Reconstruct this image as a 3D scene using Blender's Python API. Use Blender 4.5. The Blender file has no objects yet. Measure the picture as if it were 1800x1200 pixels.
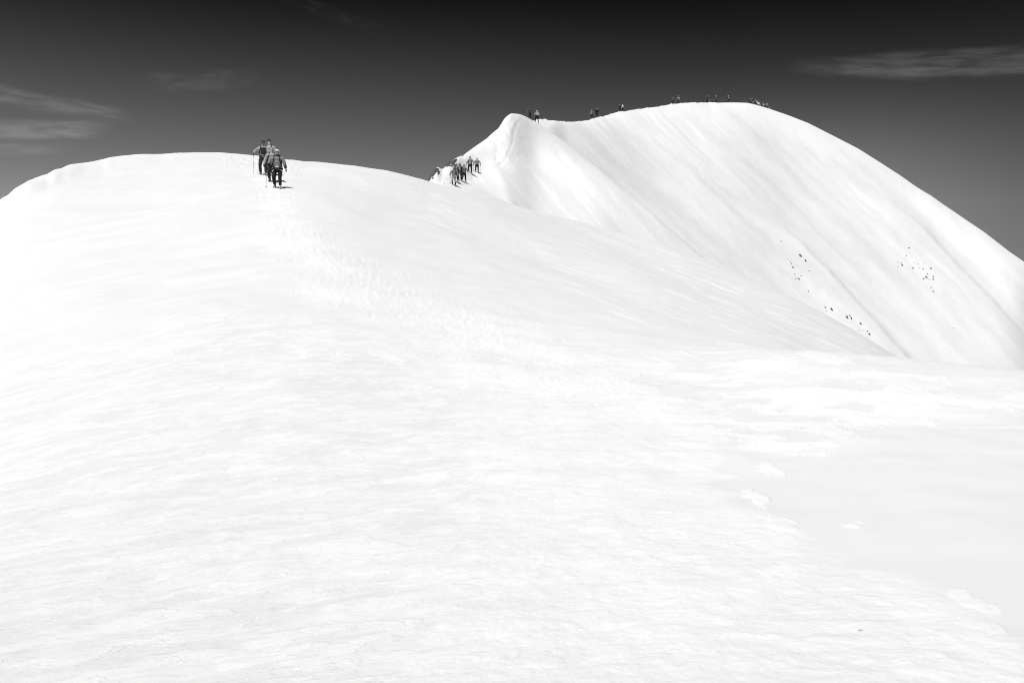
import bpy, math, random
import numpy as np
from mathutils import Vector, Matrix
R = math.radians
rng = random.Random(7)
sc = bpy.context.scene
COL = sc.collection
# ---------------------------------------------------------------- camera
CZ = 1.7; F = 1750.0; HOR = 700.0          # eye height, focal length and eye level in photo pixels (1800 wide)
cam = bpy.data.cameras.new('camera'); cam.lens = 35; cam.sensor_width = 36
cam.shift_y = (HOR-600)/1800.0; cam.clip_start = 0.1; cam.clip_end = 60000
co = bpy.data.objects.new('camera', cam); COL.objects.link(co)
co.location = (0, 0, CZ); co.rotation_euler = (R(90), 0, 0); sc.camera = co
# ---------------------------------------------------------------- light
SUN_EL = 62.0
SUN_AZ = 207.0      # compass bearing the sun stands at (0 = +Y, 90 = +X): behind the camera, to the left
sun = bpy.data.lights.new('sun', 'SUN'); sun.energy = 3.72; sun.angle = R(0.53); sun.color = (1, 1, 1)
so = bpy.data.objects.new('sun', sun); COL.objects.link(so)
sv = Vector((math.sin(R(SUN_AZ))*math.cos(R(SUN_EL)), math.cos(R(SUN_AZ))*math.cos(R(SUN_EL)), math.sin(R(SUN_EL))))
so.rotation_euler = sv.to_track_quat('Z', 'Y').to_euler()
sc.cycles.filter_width = 1.05
sc.view_settings.view_transform = 'Standard'; sc.view_settings.look = 'None'
sc.view_settings.exposure = 0.0; sc.view_settings.gamma = 1.0; sc.view_settings.use_curve_mapping = False

# node helper
class NT:
    def __init__(s, nt): s.nt = nt
    def n(s, t, ins=None, **kw):
        nd = s.nt.nodes.new(t)
        for k, v in kw.items(): setattr(nd, k, v)
        if ins:
            for k, v in ins.items():
                sk = nd.inputs[k]
                if isinstance(v, bpy.types.NodeSocket): s.nt.links.new(v, sk)
                else: sk.default_value = v
        return nd
    def m(s, op, a, b=0.0, c=0.0, clamp=False):
        nd = s.n('ShaderNodeMath', {0: a, 1: b, 2: c}, operation=op); nd.use_clamp = clamp
        return nd.outputs[0]
    def ramp(s, v, lo, hi, a=0.0, b=1.0, smooth=True):
        nd = s.n('ShaderNodeMapRange', {'Value': v, 'From Min': lo, 'From Max': hi, 'To Min': a, 'To Max': b})
        nd.interpolation_type = 'SMOOTHSTEP' if smooth else 'LINEAR'; nd.clamp = True
        return nd.outputs[0]
    def link(s, a, b): s.nt.links.new(a, b)

# ---------------------------------------------------------------- sky (red-filtered black and white)
w = bpy.data.worlds.new('World'); sc.world = w; w.use_nodes = True
w.node_tree.nodes.clear(); g = NT(w.node_tree)
sky = g.n('ShaderNodeTexSky'); sky.sky_type = 'NISHITA'; sky.sun_disc = False
sky.sun_elevation = R(SUN_EL); sky.sun_rotation = R(SUN_AZ); sky.altitude = 4000; sky.air_density = 1.0; sky.dust_density = 0.6; sky.ozone_density = 1.0
tc = g.n('ShaderNodeTexCoord'); sp = g.n('ShaderNodeSeparateXYZ', {0: tc.outputs['Generated']})
X, Y, Z = sp.outputs
sepc = g.n('ShaderNodeSeparateColor', {0: sky.outputs[0]})
red = sepc.outputs[0]
az = g.m('ARCTAN2', X, Y); hyp = g.m('SQRT', g.m('ADD', g.m('MULTIPLY', X, X), g.m('MULTIPLY', Y, Y)))
el = g.m('ARCTAN2', Z, hyp)
# the polarised, darker quarter of the sky lies overhead and to the right
vert = g.m('MULTIPLY', g.m('POWER', g.m('MAXIMUM', g.m('MULTIPLY', g.m('SUBTRACT', R(22.5), el), 1/R(1)), 0.0), 1.45), 0.042)
vert = g.m('MINIMUM', vert, 1.6)
hor = g.ramp(az, R(-12), R(34), 0.93, 0.37)
gain = g.m('MULTIPLY', g.m('ADD', vert, 0.07), hor)
ridge_glow = g.m('EXPONENT', g.m('MULTIPLY', g.m('ADD', g.m('POWER', g.m('DIVIDE', g.m('SUBTRACT', az, R(16)), R(10.0)), 2.0),
        g.m('POWER', g.m('DIVIDE', g.m('SUBTRACT', el, R(12.3)), R(3.4)), 2.0)), -1.0))
gain = g.m('ADD', gain, g.m('MULTIPLY', ridge_glow, 0.42))  # bright halo over the summit ridge, painted into the sky
ridge_glow2 = g.m('EXPONENT', g.m('MULTIPLY', g.m('ADD', g.m('POWER', g.m('DIVIDE', g.m('SUBTRACT', az, R(22.5)), R(5.0)), 2.0),
        g.m('POWER', g.m('DIVIDE', g.m('SUBTRACT', el, R(8.5)), R(3.2)), 2.0)), -1.0))
gain = g.m('ADD', gain, g.m('MULTIPLY', ridge_glow2, 0.16))  # the painted halo continued down the right-hand crest
bw = g.m('MULTIPLY', red, gain)
# cirrus
cc = g.n('ShaderNodeCombineXYZ', {0: az, 1: el, 2: 0.0}).outputs[0]
def cloud_band(a0, e0, a1, e1, half, soft_a, sx, sy, seed, lo, hi, amp, tex_rot=0.0):
    # a streak of cirrus between two bearings; a-coordinate along, e across
    ang = math.atan2(e1-e0, a1-a0); L = math.hypot(a1-a0, e1-e0)
    da = g.m('SUBTRACT', az, a0); de = g.m('SUBTRACT', el, e0)
    t = g.m('DIVIDE', g.m('ADD', g.m('MULTIPLY', da, math.cos(ang)), g.m('MULTIPLY', de, math.sin(ang))), L)
    dd = g.m('SUBTRACT', g.m('MULTIPLY', de, math.cos(ang)), g.m('MULTIPLY', da, math.sin(ang)))
    v = g.n('ShaderNodeCombineXYZ', {0: g.m('MULTIPLY', t, sx*L), 1: g.m('MULTIPLY', dd, sy), 2: float(seed)}).outputs[0]
    wob = g.n('ShaderNodeTexNoise', {'Vector': v, 'Scale': 0.22, 'Detail': 4.0}).outputs[0]
    d2 = g.m('ADD', dd, g.m('MULTIPLY', g.m('SUBTRACT', wob, 0.5), half*2.4))
    nz = g.n('ShaderNodeTexNoise', {'Vector': v, 'Scale': 1.0, 'Detail': 5.0, 'Roughness': 0.52, 'Distortion': 0.35}).outputs[0]
    body = g.ramp(g.m('ABSOLUTE', d2), half*0.25, half*1.2, 1.0, 0.0)
    along = g.m('MULTIPLY', g.ramp(t, 0.0, soft_a, 0.0, 1.0), g.ramp(t, 1.0-soft_a*0.6, 1.0, 1.0, 0.0))
    return g.m('MULTIPLY', g.m('MULTIPLY', g.m('MULTIPLY', body, along), g.ramp(nz, lo, hi, 0.12, 1.0)), amp)
def AE(px, py):
    x = (px-900)/F; z = (HOR-py)/F
    return math.atan2(x, 1.0), math.atan2(z, math.hypot(x, 1.0))
bands = [((1360, 116), (2300, 66), R(0.62), 0.22, 30, 230, 3, 0.22, 0.72, 0.050),
         ((1370, 121), (2200, 108), R(0.26), 0.22, 30, 200, 9, 0.10, 0.75, 0.038),
         ((-500, 80), (255, 205), R(0.55), 0.25, 34, 210, 5, 0.25, 0.75, 0.072),
         ((-300, 222), (215, 232), R(0.50), 0.35, 30, 200, 6, 0.2, 0.7, 0.09),
         ((-300, 262), (150, 264), R(0.35), 0.45, 34, 150, 8, 0.2, 0.75, 0.055),
         ((210, 150), (470, 142), R(0.6), 0.45, 40, 160, 7, 0.35, 0.8, 0.035),
         ((430, -40), (700, 60), R(0.5), 0.45, 40, 160, 11, 0.4, 0.8, 0.012)]
tot = None
for p0, p1, hf, sa, sx, sy, sd, lo, hi, amp in bands:
    a0, e0 = AE(*p0); a1, e1 = AE(*p1)
    c = cloud_band(a0, e0, a1, e1, hf, sa, sx, sy, sd, lo, hi, amp)
    tot = c if tot is None else g.m('ADD', tot, c)
SKYK = 0.1
bw = g.m('ADD', bw, g.m('DIVIDE', tot, SKYK))
bg = g.n('ShaderNodeBackground', {'Color': g.n('ShaderNodeCombineColor', {0: bw, 1: bw, 2: bw}).outputs[0], 'Strength': SKYK})
g.link(bg.outputs[0], g.n('ShaderNodeOutputWorld').inputs[0])

# ---------------------------------------------------------------- numeric helpers
_p = np.random.RandomState(3).permutation(256); _p = np.concatenate([_p, _p])
_g = np.random.RandomState(4).rand(256)*2*np.pi; _gx, _gy = np.cos(_g), np.sin(_g)
def perlin(x, y, seed=0):
    xi = np.floor(x).astype(int); yi = np.floor(y).astype(int); fx = x-xi; fy = y-yi
    u = fx*fx*fx*(fx*(fx*6-15)+10); v = fy*fy*fy*(fy*(fy*6-15)+10)
    def gr(i, j, dx, dy):
        h = _p[(_p[(i+seed*37) & 255]+j+seed*11) & 255]; return _gx[h]*dx+_gy[h]*dy
    a = gr(xi, yi, fx, fy); b = gr(xi+1, yi, fx-1, fy); c = gr(xi, yi+1, fx, fy-1); d = gr(xi+1, yi+1, fx-1, fy-1)
    return (a+(b-a)*u)*(1-v)+(c+(d-c)*u)*v
def fbm(x, y, seed=0, o=4, r=0.5):
    s = 0; a = 1.0
    for k in range(o):
        s = s+a*perlin(x, y, seed+k*5); x = x*2.03+7.1; y = y*2.03+3.7; a *= r
    return s
def sst(x, a, b):
    t = np.clip((x-a)/(b-a), 0, 1); return t*t*(3-2*t)
def pchip(xk, yk, x):
    xk = np.asarray(xk, float); yk = np.asarray(yk, float); h = np.diff(xk); d = np.diff(yk)/h
    m = np.zeros_like(yk)
    for i in range(1, len(xk)-1):
        if d[i-1]*d[i] > 0:
            w1 = 2*h[i]+h[i-1]; w2 = h[i]+2*h[i-1]; m[i] = (w1+w2)/(w1/d[i-1]+w2/d[i])
    m[0] = d[0]; m[-1] = d[-1]
    x = np.clip(x, xk[0], xk[-1]); i = np.clip(np.searchsorted(xk, x)-1, 0, len(xk)-2)
    t = (x-xk[i])/h[i]; t2 = t*t; t3 = t2*t
    return (2*t3-3*t2+1)*yk[i]+(t3-2*t2+t)*h[i]*m[i]+(-2*t3+3*t2)*yk[i+1]+(t3-t2)*h[i]*m[i+1]
def polysd(px, py, pts):
    """distance to closed polygon, positive inside"""
    pts = np.array(pts, float); n = len(pts); ins = np.zeros(px.shape, bool); d2 = np.full(px.shape, 1e12)
    for i in range(n):
        x0, y0 = pts[i]; x1, y1 = pts[(i+1) % n]
        c = ((y0 > py) != (y1 > py))
        with np.errstate(divide='ignore', invalid='ignore'): xc = (x1-x0)*(py-y0)/(y1-y0)+x0
        ins ^= c & (px < xc)
        L = (x1-x0)**2+(y1-y0)**2+1e-9; t = np.clip(((px-x0)*(x1-x0)+(py-y0)*(y1-y0))/L, 0, 1)
        d2 = np.minimum(d2, (px-x0-t*(x1-x0))**2+(py-y0-t*(y1-y0))**2)
    d = np.sqrt(d2); return np.where(ins, d, -d)
def lined(px, py, pts):
    """distance to an open polyline and the side (+1 right/below when walking it)"""
    d2 = np.full(px.shape, 1e12); sd = np.ones(px.shape); tt = np.zeros(px.shape)
    n = len(pts)-1
    for i in range(n):
        x0, y0 = pts[i]; x1, y1 = pts[i+1]
        L = (x1-x0)**2+(y1-y0)**2; t = np.clip(((px-x0)*(x1-x0)+(py-y0)*(y1-y0))/L, 0, 1)
        e = (px-x0-t*(x1-x0))**2+(py-y0-t*(y1-y0))**2; c = (x1-x0)*(py-y0)-(y1-y0)*(px-x0)
        k = e < d2; d2 = np.where(k, e, d2); sd = np.where(k, np.sign(c), sd); tt = np.where(k, (i+t)/n, tt)
    return np.sqrt(d2), sd, tt
def blur(a, n, ax):
    for _ in range(n):
        b = np.pad(a, [(1, 1) if k == ax else (0, 0) for k in range(2)], 'edge')
        if ax == 0: a = 0.25*b[:-2]+0.5*b[1:-1]+0.25*b[2:]
        else: a = 0.25*b[:, :-2]+0.5*b[:, 1:-1]+0.25*b[:, 2:]
    return a
def gauss(a, sig, ax):
    n = int(sig*3); k = np.exp(-0.5*(np.arange(-n, n+1)/sig)**2); k /= k.sum()
    p = np.pad(a, [(n, n) if j == ax else (0, 0) for j in range(a.ndim)], 'edge'); out = np.zeros_like(a)
    for j, wgt in enumerate(k): out += wgt*(p[j:j+a.shape[0]] if ax == 0 else p[:, j:j+a.shape[1]])
    return out
def S(py): return (HOR-py)/F
class Sheet:
    """height field z(x, y) on a fan of columns (bearing) and rows (distance north)"""
    def __init__(s, cols, rows, table, crests, sm=(6, 6)):
        s.px = cols; s.Y = rows; pxs = sorted(table); K = len(table[pxs[0]])
        Yk = np.array([[table[p][k][0] for k in range(K)] for p in pxs], float)
        Pk = np.array([[table[p][k][1] for k in range(K)] for p in pxs], float)
        YY = np.array([pchip(pxs, Yk[:, k], cols) for k in range(K)]); PP = np.array([pchip(pxs, Pk[:, k], cols) for k in range(K)])
        Zk = S(PP)*YY; z = np.zeros((len(cols), len(rows)))
        for i in range(len(cols)): z[i] = pchip(YY[:, i], Zk[:, i], rows)
        # beyond the last knot keep falling, before the first keep level
        z = blur(gauss(z, sm[0], 0), sm[1], 1)
        for pts, k, ylim, pr in crests:
            cx = [p[0] for p in pts]; cy = [p[1] for p in pts]
            tgt = S(np.interp(cols, cx, cy)); act = np.where(rows[None, :] < ylim, z/rows[None, :], -9)[:, :]
            d = (tgt-act.max(1))*sst(cols, pr[0], pr[0]+70)*(1-sst(cols, pr[1]-70, pr[1]))
            dl = gauss(d, 22, 0); dr = gauss((d-dl)[:, None], 1.6 if len(cols) > 1000 else 0.8, 0)[:, 0]
            yc = YY[k]; y0 = YY[k-2]
            wgt = sst(rows[None, :], y0[:, None], yc[:, None]*0.985)
            if ylim < 1e3: wgt = wgt*(1-sst(rows[None, :], ylim, ylim*1.5))
            wn = sst(rows[None, :], (yc*0.88)[:, None], (yc*0.985)[:, None])*(1-sst(rows[None, :], (yc*1.1)[:, None], (yc*1.3)[:, None]))
            z = z+(dl[:, None]*wgt+dr[:, None]*wn)*rows[None, :]
        s.z = z+CZ; s.x = (cols[:, None]-900)/F*rows[None, :]
        s.refresh()
    def refresh(s): s.py = HOR-(s.z-CZ)/s.Y[None, :]*F; s.vis = s.py <= np.minimum.accumulate(s.py, 1)+0.5
    def H(s, x, y):
        c = 900+F*x/y; i = np.interp(c, s.px, np.arange(len(s.px))); j = np.interp(y, s.Y, np.arange(len(s.Y)))
        i0 = min(int(i), len(s.px)-2); j0 = min(int(j), len(s.Y)-2); a = i-i0; b = j-j0
        return float((s.z[i0, j0]*(1-a)+s.z[i0+1, j0]*a)*(1-b)+(s.z[i0, j0+1]*(1-a)+s.z[i0+1, j0+1]*a)*b)
    def at(s, px, py, ymin=0, ymax=1e9):
        """first point of the surface met when looking at that bearing and slope"""
        i = int(round(np.interp(px, s.px, np.arange(len(s.px))))); c = s.py[i]
        ok = (s.Y >= ymin) & (s.Y <= ymax); js = np.where(ok & (c <= py))[0]
        j = js[0] if len(js) else np.where(ok)[0][np.argmin(c[ok])]
        y = s.Y[j]
        if j > 0 and len(js) and c[j-1] > c[j]:
            t = np.clip((c[j-1]-py)/(c[j-1]-c[j]), 0, 1); y = s.Y[j-1]+t*(s.Y[j]-s.Y[j-1])
        x = (px-900)/F*y; return x, y, s.H(x, y)
    def build(s, name, mat, attrs, uv):
        nx, ny = s.z.shape; me = bpy.data.meshes.new(name)
        co = np.stack([s.x, np.broadcast_to(s.Y, s.x.shape), s.z], -1).reshape(-1, 3).astype(np.float32)
        idx = np.arange(nx*ny).reshape(nx, ny)
        q = np.stack([idx[:-1, :-1], idx[1:, :-1], idx[1:, 1:], idx[:-1, 1:]], -1).reshape(-1, 4).astype(np.int32)
        me.vertices.add(len(co)); me.vertices.foreach_set('co', co.ravel())
        me.loops.add(q.size); me.loops.foreach_set('vertex_index', q.ravel())
        me.polygons.add(len(q)); me.polygons.foreach_set('loop_start', np.arange(0, q.size, 4, dtype=np.int32))
        me.update(calc_edges=True); me.polygons.foreach_set('use_smooth', np.ones(len(q), bool))
        for k, a in attrs.items():
            at = me.attributes.new(k, 'FLOAT', 'POINT'); at.data.foreach_set('value', a.reshape(-1).astype(np.float32))
        at = me.attributes.new('grain', 'FLOAT_VECTOR', 'POINT')
        at.data.foreach_set('vector', np.stack([uv[0], uv[1], np.zeros_like(uv[0])], -1).reshape(-1).astype(np.float32))
        me.materials.append(mat); o = bpy.data.objects.new(name, me); COL.objects.link(o); o['kind'] = 'structure'; return o

# ---------------------------------------------------------------- snow material
def snow_material(name, k, wind=1.0, base=0.79):
    """k scales the relief with distance: the far faces carry only coarse relief"""
    m = bpy.data.materials.new(name); m.use_nodes = True; m.node_tree.nodes.clear(); g = NT(m.node_tree)
    uv = g.n('ShaderNodeAttribute', attribute_name='grain').outputs['Vector']
    rough = g.n('ShaderNodeAttribute', attribute_name='rough').outputs['Fac']
    fresh_lit = g.n('ShaderNodeAttribute', attribute_name='fresh_lit').outputs['Fac']
    tram = g.n('ShaderNodeAttribute', attribute_name='trampled').outputs['Fac']
    def noise(sx, sy, det, ro, dist=0.0, off=0.0):
        mp = g.n('ShaderNodeMapping', {'Vector': uv, 'Scale': (sx/k, sy/k, 1), 'Location': (off, off*0.7, off)})
        return g.n('ShaderNodeTexNoise', {'Vector': mp.outputs[0], 'Scale': 1.0, 'Detail': det, 'Roughness': ro, 'Distortion': dist}).outputs[0]
    n1 = noise(1.7, 2.9, 5, 0.52, 0.4, 1.3)      # broad plates of wind crust
    n2 = noise(4.6, 8.0, 4, 0.55, 0.4, 5.1)      # thin flakes
    n3 = noise(3.2, 12.0, 4, 0.6, 0.4, 9.7)      # combed wind lines
    n4 = noise(9.0, 11.0, 6, 0.68, 0.3, 3.3)     # granular crumbs
    n5 = noise(3.4, 4.4, 6, 0.58, 0.5, 7.7)       # trodden lumps
    # terraces: each flake is a plate with a ragged broken edge
    n6 = noise(0.45, 0.9, 5, 0.55, 0.4, 21.0)     # broad bright and dull patches
    t1 = g.m('ADD', g.ramp(n1, 0.44, 0.475), g.m('ADD', g.ramp(n1, 0.53, 0.56), g.ramp(n1, 0.62, 0.65)))
    t2 = g.m('ADD', g.ramp(n2, 0.45, 0.50), g.ramp(n2, 0.56, 0.61))
    h = g.m('MULTIPLY', g.m('ADD', g.m('MULTIPLY', g.m('ADD', t1, g.m('MULTIPLY', n4, 0.1)), 0.0038), g.m('ADD', g.m('MULTIPLY', t2, 0.0018), g.m('MULTIPLY', n3, 0.0012))), g.m('MULTIPLY', rough, g.m('SUBTRACT', 1.0, g.m('MULTIPLY', tram, 0.55))))
    h = g.m('ADD', h, g.m('MULTIPLY', g.m('MULTIPLY', n3, 0.0022*wind), g.m('SUBTRACT', 1.0, tram)))
    h = g.m('ADD', h, g.m('MULTIPLY', g.m('ADD', g.m('MULTIPLY', n5, 0.030), g.m('MULTIPLY', n4, 0.0045)), tram))
    h = g.m('ADD', h, g.m('MULTIPLY', n4, g.m('ADD', g.m('MULTIPLY', rough, 0.0042), 0.0007)))
    h = g.m('MULTIPLY', h, k)
    bmp = g.n('ShaderNodeBump', {'Height': h, 'Strength': 1.0, 'Distance': 1.0})
    # loose fresh grains are whiter than glazed wind slab; far masks add painted shading
    pl = g.m('ADD', g.m('MULTIPLY', g.ramp(n1, 0.50, 0.56), 0.48), g.m('ADD', g.m('MULTIPLY', g.ramp(n2, 0.48, 0.62), 0.22), g.m('MULTIPLY', g.ramp(n6, 0.38, 0.62), 0.50)))
    f = g.m('ADD', fresh_lit, g.m('MULTIPLY', g.m('SUBTRACT', pl, 0.35), g.m('MULTIPLY', rough, g.m('SUBTRACT', 1.0, g.m('MULTIPLY', tram, 0.6)))))
    f = g.m('ADD', f, g.m('MULTIPLY', g.m('SUBTRACT', n3, 0.5), 0.35), clamp=True)
    al = g.m('ADD', base, g.m('MULTIPLY', f, 0.105))
    col = g.n('ShaderNodeCombineColor', {0: al, 1: al, 2: al}).outputs[0]
    bs = g.n('ShaderNodeBsdfPrincipled', {'Base Color': col, 'Roughness': 0.75, 'Specular IOR Level': 0.12, 'Normal': bmp.outputs[0]})
    g.link(bs.outputs[0], g.n('ShaderNodeOutputMaterial').inputs[0]); return m

# ================================================================ near hill
near_cols = np.unique(np.concatenate([np.linspace(-1000, -20, 70), np.arange(-18, 1820, 2.0), np.linspace(1821, 2800, 70)]))
near_rows = np.geomspace(2.6, 175, 800)
def pr(*l): return [(3, 1692), (6.2, l[0])]+[(a, b) for a, b in l[1:]]
NEAR = {
 -1000: pr(1165, (12, 920), (20, 715), (28, 605), (33, 560), (38, 525), (45, 500), (60, 560), (175, 1500)),
 0: pr(1170, (12, 880), (20, 665), (28, 520), (33, 440), (38, 382), (43, 350), (55, 385), (175, 1100)),
 200: pr(1172, (12, 875), (20, 655), (28, 505), (35, 410), (43, 328), (53, 277), (72, 285), (175, 900)),
 487: pr(1175, (12, 880), (20, 665), (28, 525), (36, 412), (44, 330), (57, 280), (75, 290), (175, 800)),
 750: pr(1180, (12, 890), (20, 700), (28, 575), (38, 455), (50, 372), (64, 320), (78, 335), (175, 800)),
 900: pr(1185, (12, 895), (20, 712), (28, 600), (40, 482), (55, 406), (72, 360), (85, 375), (175, 800)),
 1100: pr(1190, (12, 900), (20, 720), (28, 620), (42, 524), (60, 462), (80, 425), (95, 440), (175, 800)),
 1250: pr(1195, (12, 905), (20, 727), (28, 635), (42, 568), (60, 512), (78, 465), (92, 482), (175, 840)),
 1400: pr(1200, (12, 910), (20, 727), (28, 620), (36, 626), (55, 572), (80, 525), (92, 545), (175, 900)),
 1580: pr(1205, (12, 915), (20, 735), (28, 629), (38, 675), (55, 650), (75, 628), (85, 650), (175, 1000)),
 1700: pr(1210, (12, 920), (20, 740), (28, 640), (38, 735), (55, 735), (72, 725), (85, 760), (175, 1100)),
 1800: pr(1215, (12, 925), (20, 745), (28, 650), (38, 780), (55, 810), (70, 810), (85, 850), (175, 1200)),
 2800: pr(1260, (12, 980), (20, 820), (28, 750), (38, 920), (55, 1000), (70, 1050), (85, 1150), (175, 1700)),
}
crestA = [(-1000, 1000), (-200, 500), (0, 352), (12, 344), (17, 342), (21, 335), (24, 333), (33, 327), (40, 324), (50, 317), (75, 309), (85, 307), (87, 304.5), (97, 298),
 (113, 295), (123, 291), (133, 289.7), (149, 289), (169, 284), (183, 281), (189, 278), (213, 274), (240, 272), (256, 271), (281, 271.5), (309, 268.5), (350, 268.3),
 (409, 271), (447, 274), (470, 277), (499, 282), (530, 286), (560, 289), (620, 294.5), (680, 303), (740, 317), (776, 327), (820, 335), (860, 345), (900, 360), (970, 378),
 (1040, 396), (1100, 412), (1150, 424), (1215, 446), (1270, 468), (1340, 498), (1400, 528), (1480, 568), (1540, 603), (1580, 628), (1700, 725), (2800, 1100)]
crestN = [(1380, 618), (1400, 619), (1480, 622), (1583, 628), (1650, 636), (1720, 643), (1800, 651), (2800, 760)]
A = Sheet(near_cols, near_rows, NEAR, [(crestA, 7, 1e9, (-1100, 2900)), (crestN, 4, 34, (1370, 2900))], sm=(16, 12))
A.px2 = np.broadcast_to(A.px[:, None], A.z.shape); px, py = A.px2, A.py.copy(); YY = np.broadcast_to(A.Y[None, :], A.z.shape); XX = A.x
vis = A.vis.astype(float)
# wind direction changes from oblique (left) to sideways (right): curved coordinates along / across the wind
def windF(x): return 0.75*x-0.50*5*np.log(np.cosh(np.clip((x+1)/5, -30, 30)))
ub = YY-windF(XX); ua = XX+0.35*YY
# keep the flank's wind lines running with the fall of the slope
wx = px+26*fbm(ua*0.35, ub*1.2, 11, 4)*(1+20/YY); wy = py+9*fbm(ua*0.35, ub*1.2, 17, 4)*(1+6/YY)
# trodden path and its fan towards the camera
PATH = [(440, 276), (505, 279), (500, 330), (520, 375), (560, 415), (610, 455), (680, 500), (760, 528), (860, 552), (960, 590), (1100, 640), (1240, 720), (1290, 800), (1260, 860),
        (1350, 905), (1440, 960), (1530, 990), (1640, 1040), (1800, 1120), (2000, 1300), (2400, 1700), (500, 1700), (720, 1180), (820, 1000), (860, 860), (820, 740), (700, 620), (600, 560), (520, 520), (540, 480), (480, 440), (440, 410), (420, 395),
        (470, 385), (450, 340), (455, 310)]
tr = sst(polysd(wx, wy, PATH), -14, 22)*vis
LEFT = [(-1400, 640), (0, 615), (130, 590), (240, 566), (330, 545), (390, 520), (470, 530), (560, 545), (700, 560), (820, 560), (960, 600), (1120, 640), (1260, 650), (1300, 700), (1300, 800), (1230, 860),
        (1400, 950), (1600, 1040), (1800, 1120), (2400, 1500), (2400, 3000), (-1400, 3000)]
ro = sst(polysd(wx, wy, LEFT), -20, 60)*vis
# scattered remnants of fresh snow left on the smooth slab
def patch(pts, soft=5): return sst(polysd(px+9*fbm(XX*2.4, YY*2.4, 31, 5, 0.6)*(1+8/YY), py+5*fbm(XX*2.4, YY*2.4, 37, 5, 0.6)*(1+8/YY), pts), -soft*0.4, soft*0.6)
PATCHES = [
 [(1392, 619), (1440, 618), (1500, 628), (1495, 638), (1470, 641), (1440, 634)], [(1505, 652), (1560, 650), (1630, 657), (1660, 664), (1640, 668), (1590, 662), (1520, 662), (1495, 658)],
 [(1620, 700), (1640, 694), (1700, 702), (1800, 704), (1900, 706), (1900, 718), (1760, 716), (1640, 710)], [(1455, 647), (1482, 647), (1475, 652), (1458, 652)],
 [(1655, 670), (1680, 672), (1685, 677), (1662, 676)], [(1440, 742), (1500, 728), (1560, 735), (1640, 737), (1652, 745), (1560, 745), (1500, 739)],
 [(1300, 780), (1400, 776), (1476, 779), (1474, 784), (1400, 788), (1310, 790)], [(1330, 820), (1362, 818), (1380, 826), (1372, 833), (1348, 829)],
 [(1310, 853), (1330, 862), (1356, 876), (1350, 886), (1326, 884), (1312, 870)], [(1332, 887), (1362, 887), (1352, 894), (1336, 893)],
 [(1480, 920), (1496, 917), (1514, 922), (1504, 928), (1488, 927)], [(1352, 906), (1390, 915), (1406, 930), (1398, 938), (1370, 932), (1340, 918)],
 [(1440, 698), (1480, 700), (1500, 706), (1480, 712), (1448, 710)], [(1385, 798), (1430, 795), (1460, 797), (1440, 800), (1390, 800)],
 [(1660, 1034), (1700, 1040), (1740, 1055), (1765, 1070), (1750, 1076), (1710, 1064), (1670, 1050)], [(1680, 1084), (1720, 1088), (1770, 1106), (1775, 1118), (1740, 1116), (1700, 1102)],
 [(1600, 1108), (1618, 1096), (1650, 1104), (1640, 1126), (1612, 1126)], [(1690, 1150), (1740, 1138), (1800, 1146), (1800, 1172), (1730, 1168)],
 [(1560, 1145), (1640, 1140), (1700, 1180), (1640, 1190), (1570, 1170)], [(1340, 1000), (1380, 990), (1420, 1005), (1400, 1025), (1350, 1020)],
 [(1470, 690), (1560, 686), (1560, 690), (1480, 695)], [(1250, 640), (1330, 632), (1390, 640), (1330, 646)]]
pa = np.zeros_like(px)
for p in PATCHES: pa = np.maximum(pa, patch(p))
pa *= vis
# wind lines of fresh snow on the right-hand flank
st = fbm(ua*0.16, ub*2.2, 41, 4, 0.55)
flank = sst(polysd(px, py, [(900, 640), (1080, 540), (900, 470), (640, 350), (560, 300), (760, 330), (900, 372), (1150, 432), (1400, 535), (1570, 628), (1820, 655), (1900, 700), (1800, 800), (1300, 760), (1200, 660)]), -30, 40)
fallc = py-330-0.36*(px-900)   # across the streaks that fall to the right
fl2 = fbm(px*0.006, fallc*0.16, 43, 5, 0.6)
streak = np.maximum(sst(st, 0.28, 0.62)*0.9*(py > 600), sst(fl2, 0.22, 0.60)*(py <= 640))*flank
fin = fbm(px*0.012, fallc*0.32, 47, 4, 0.6)
sp_ = sst(polysd(px, py, [(1130, 440), (1300, 490), (1450, 560), (1580, 630), (1480, 622), (1300, 560), (1150, 480)]), -15, 15)
streak = np.maximum(streak, sst(fin, 0.12, 0.45)*sp_)
crust = fbm(XX*0.55+0.1*YY, YY*0.85, 49, 6, 0.62)
cz = sst(polysd(px, py, [(1040, 600), (1300, 612), (1500, 640), (1700, 655), (1900, 665), (1900, 715), (1680, 745), (1500, 800), (1300, 830), (1180, 760), (1060, 680)]), -10, 60)
czr = 1-sst(px, 1250, 1750)*0.75
streak = np.maximum(streak, 0.9*sst(crust+0.25*czr-0.16, 0.09, 0.08)*cz)*vis
hz = fbm(ua*0.22, ub*1.6, 53, 4, 0.55)
mott = sst(hz, 0.05, 0.5)*sst(polysd(wx, wy, [(-60, 380), (120, 372), (430, 330), (470, 420), (500, 530), (380, 520), (200, 575), (-60, 620)]), -10, 30)
fresh_lit = np.clip(np.maximum(tr*(0.74+0.5*fbm(XX*0.5, YY*0.5, 55, 4)), ro*0.38)+pa*0.9+streak*0.85+(0.26+mott*0.28+0.25*hz)*vis*(1-tr)*(1-0.6*ro), 0, 1)
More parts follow.
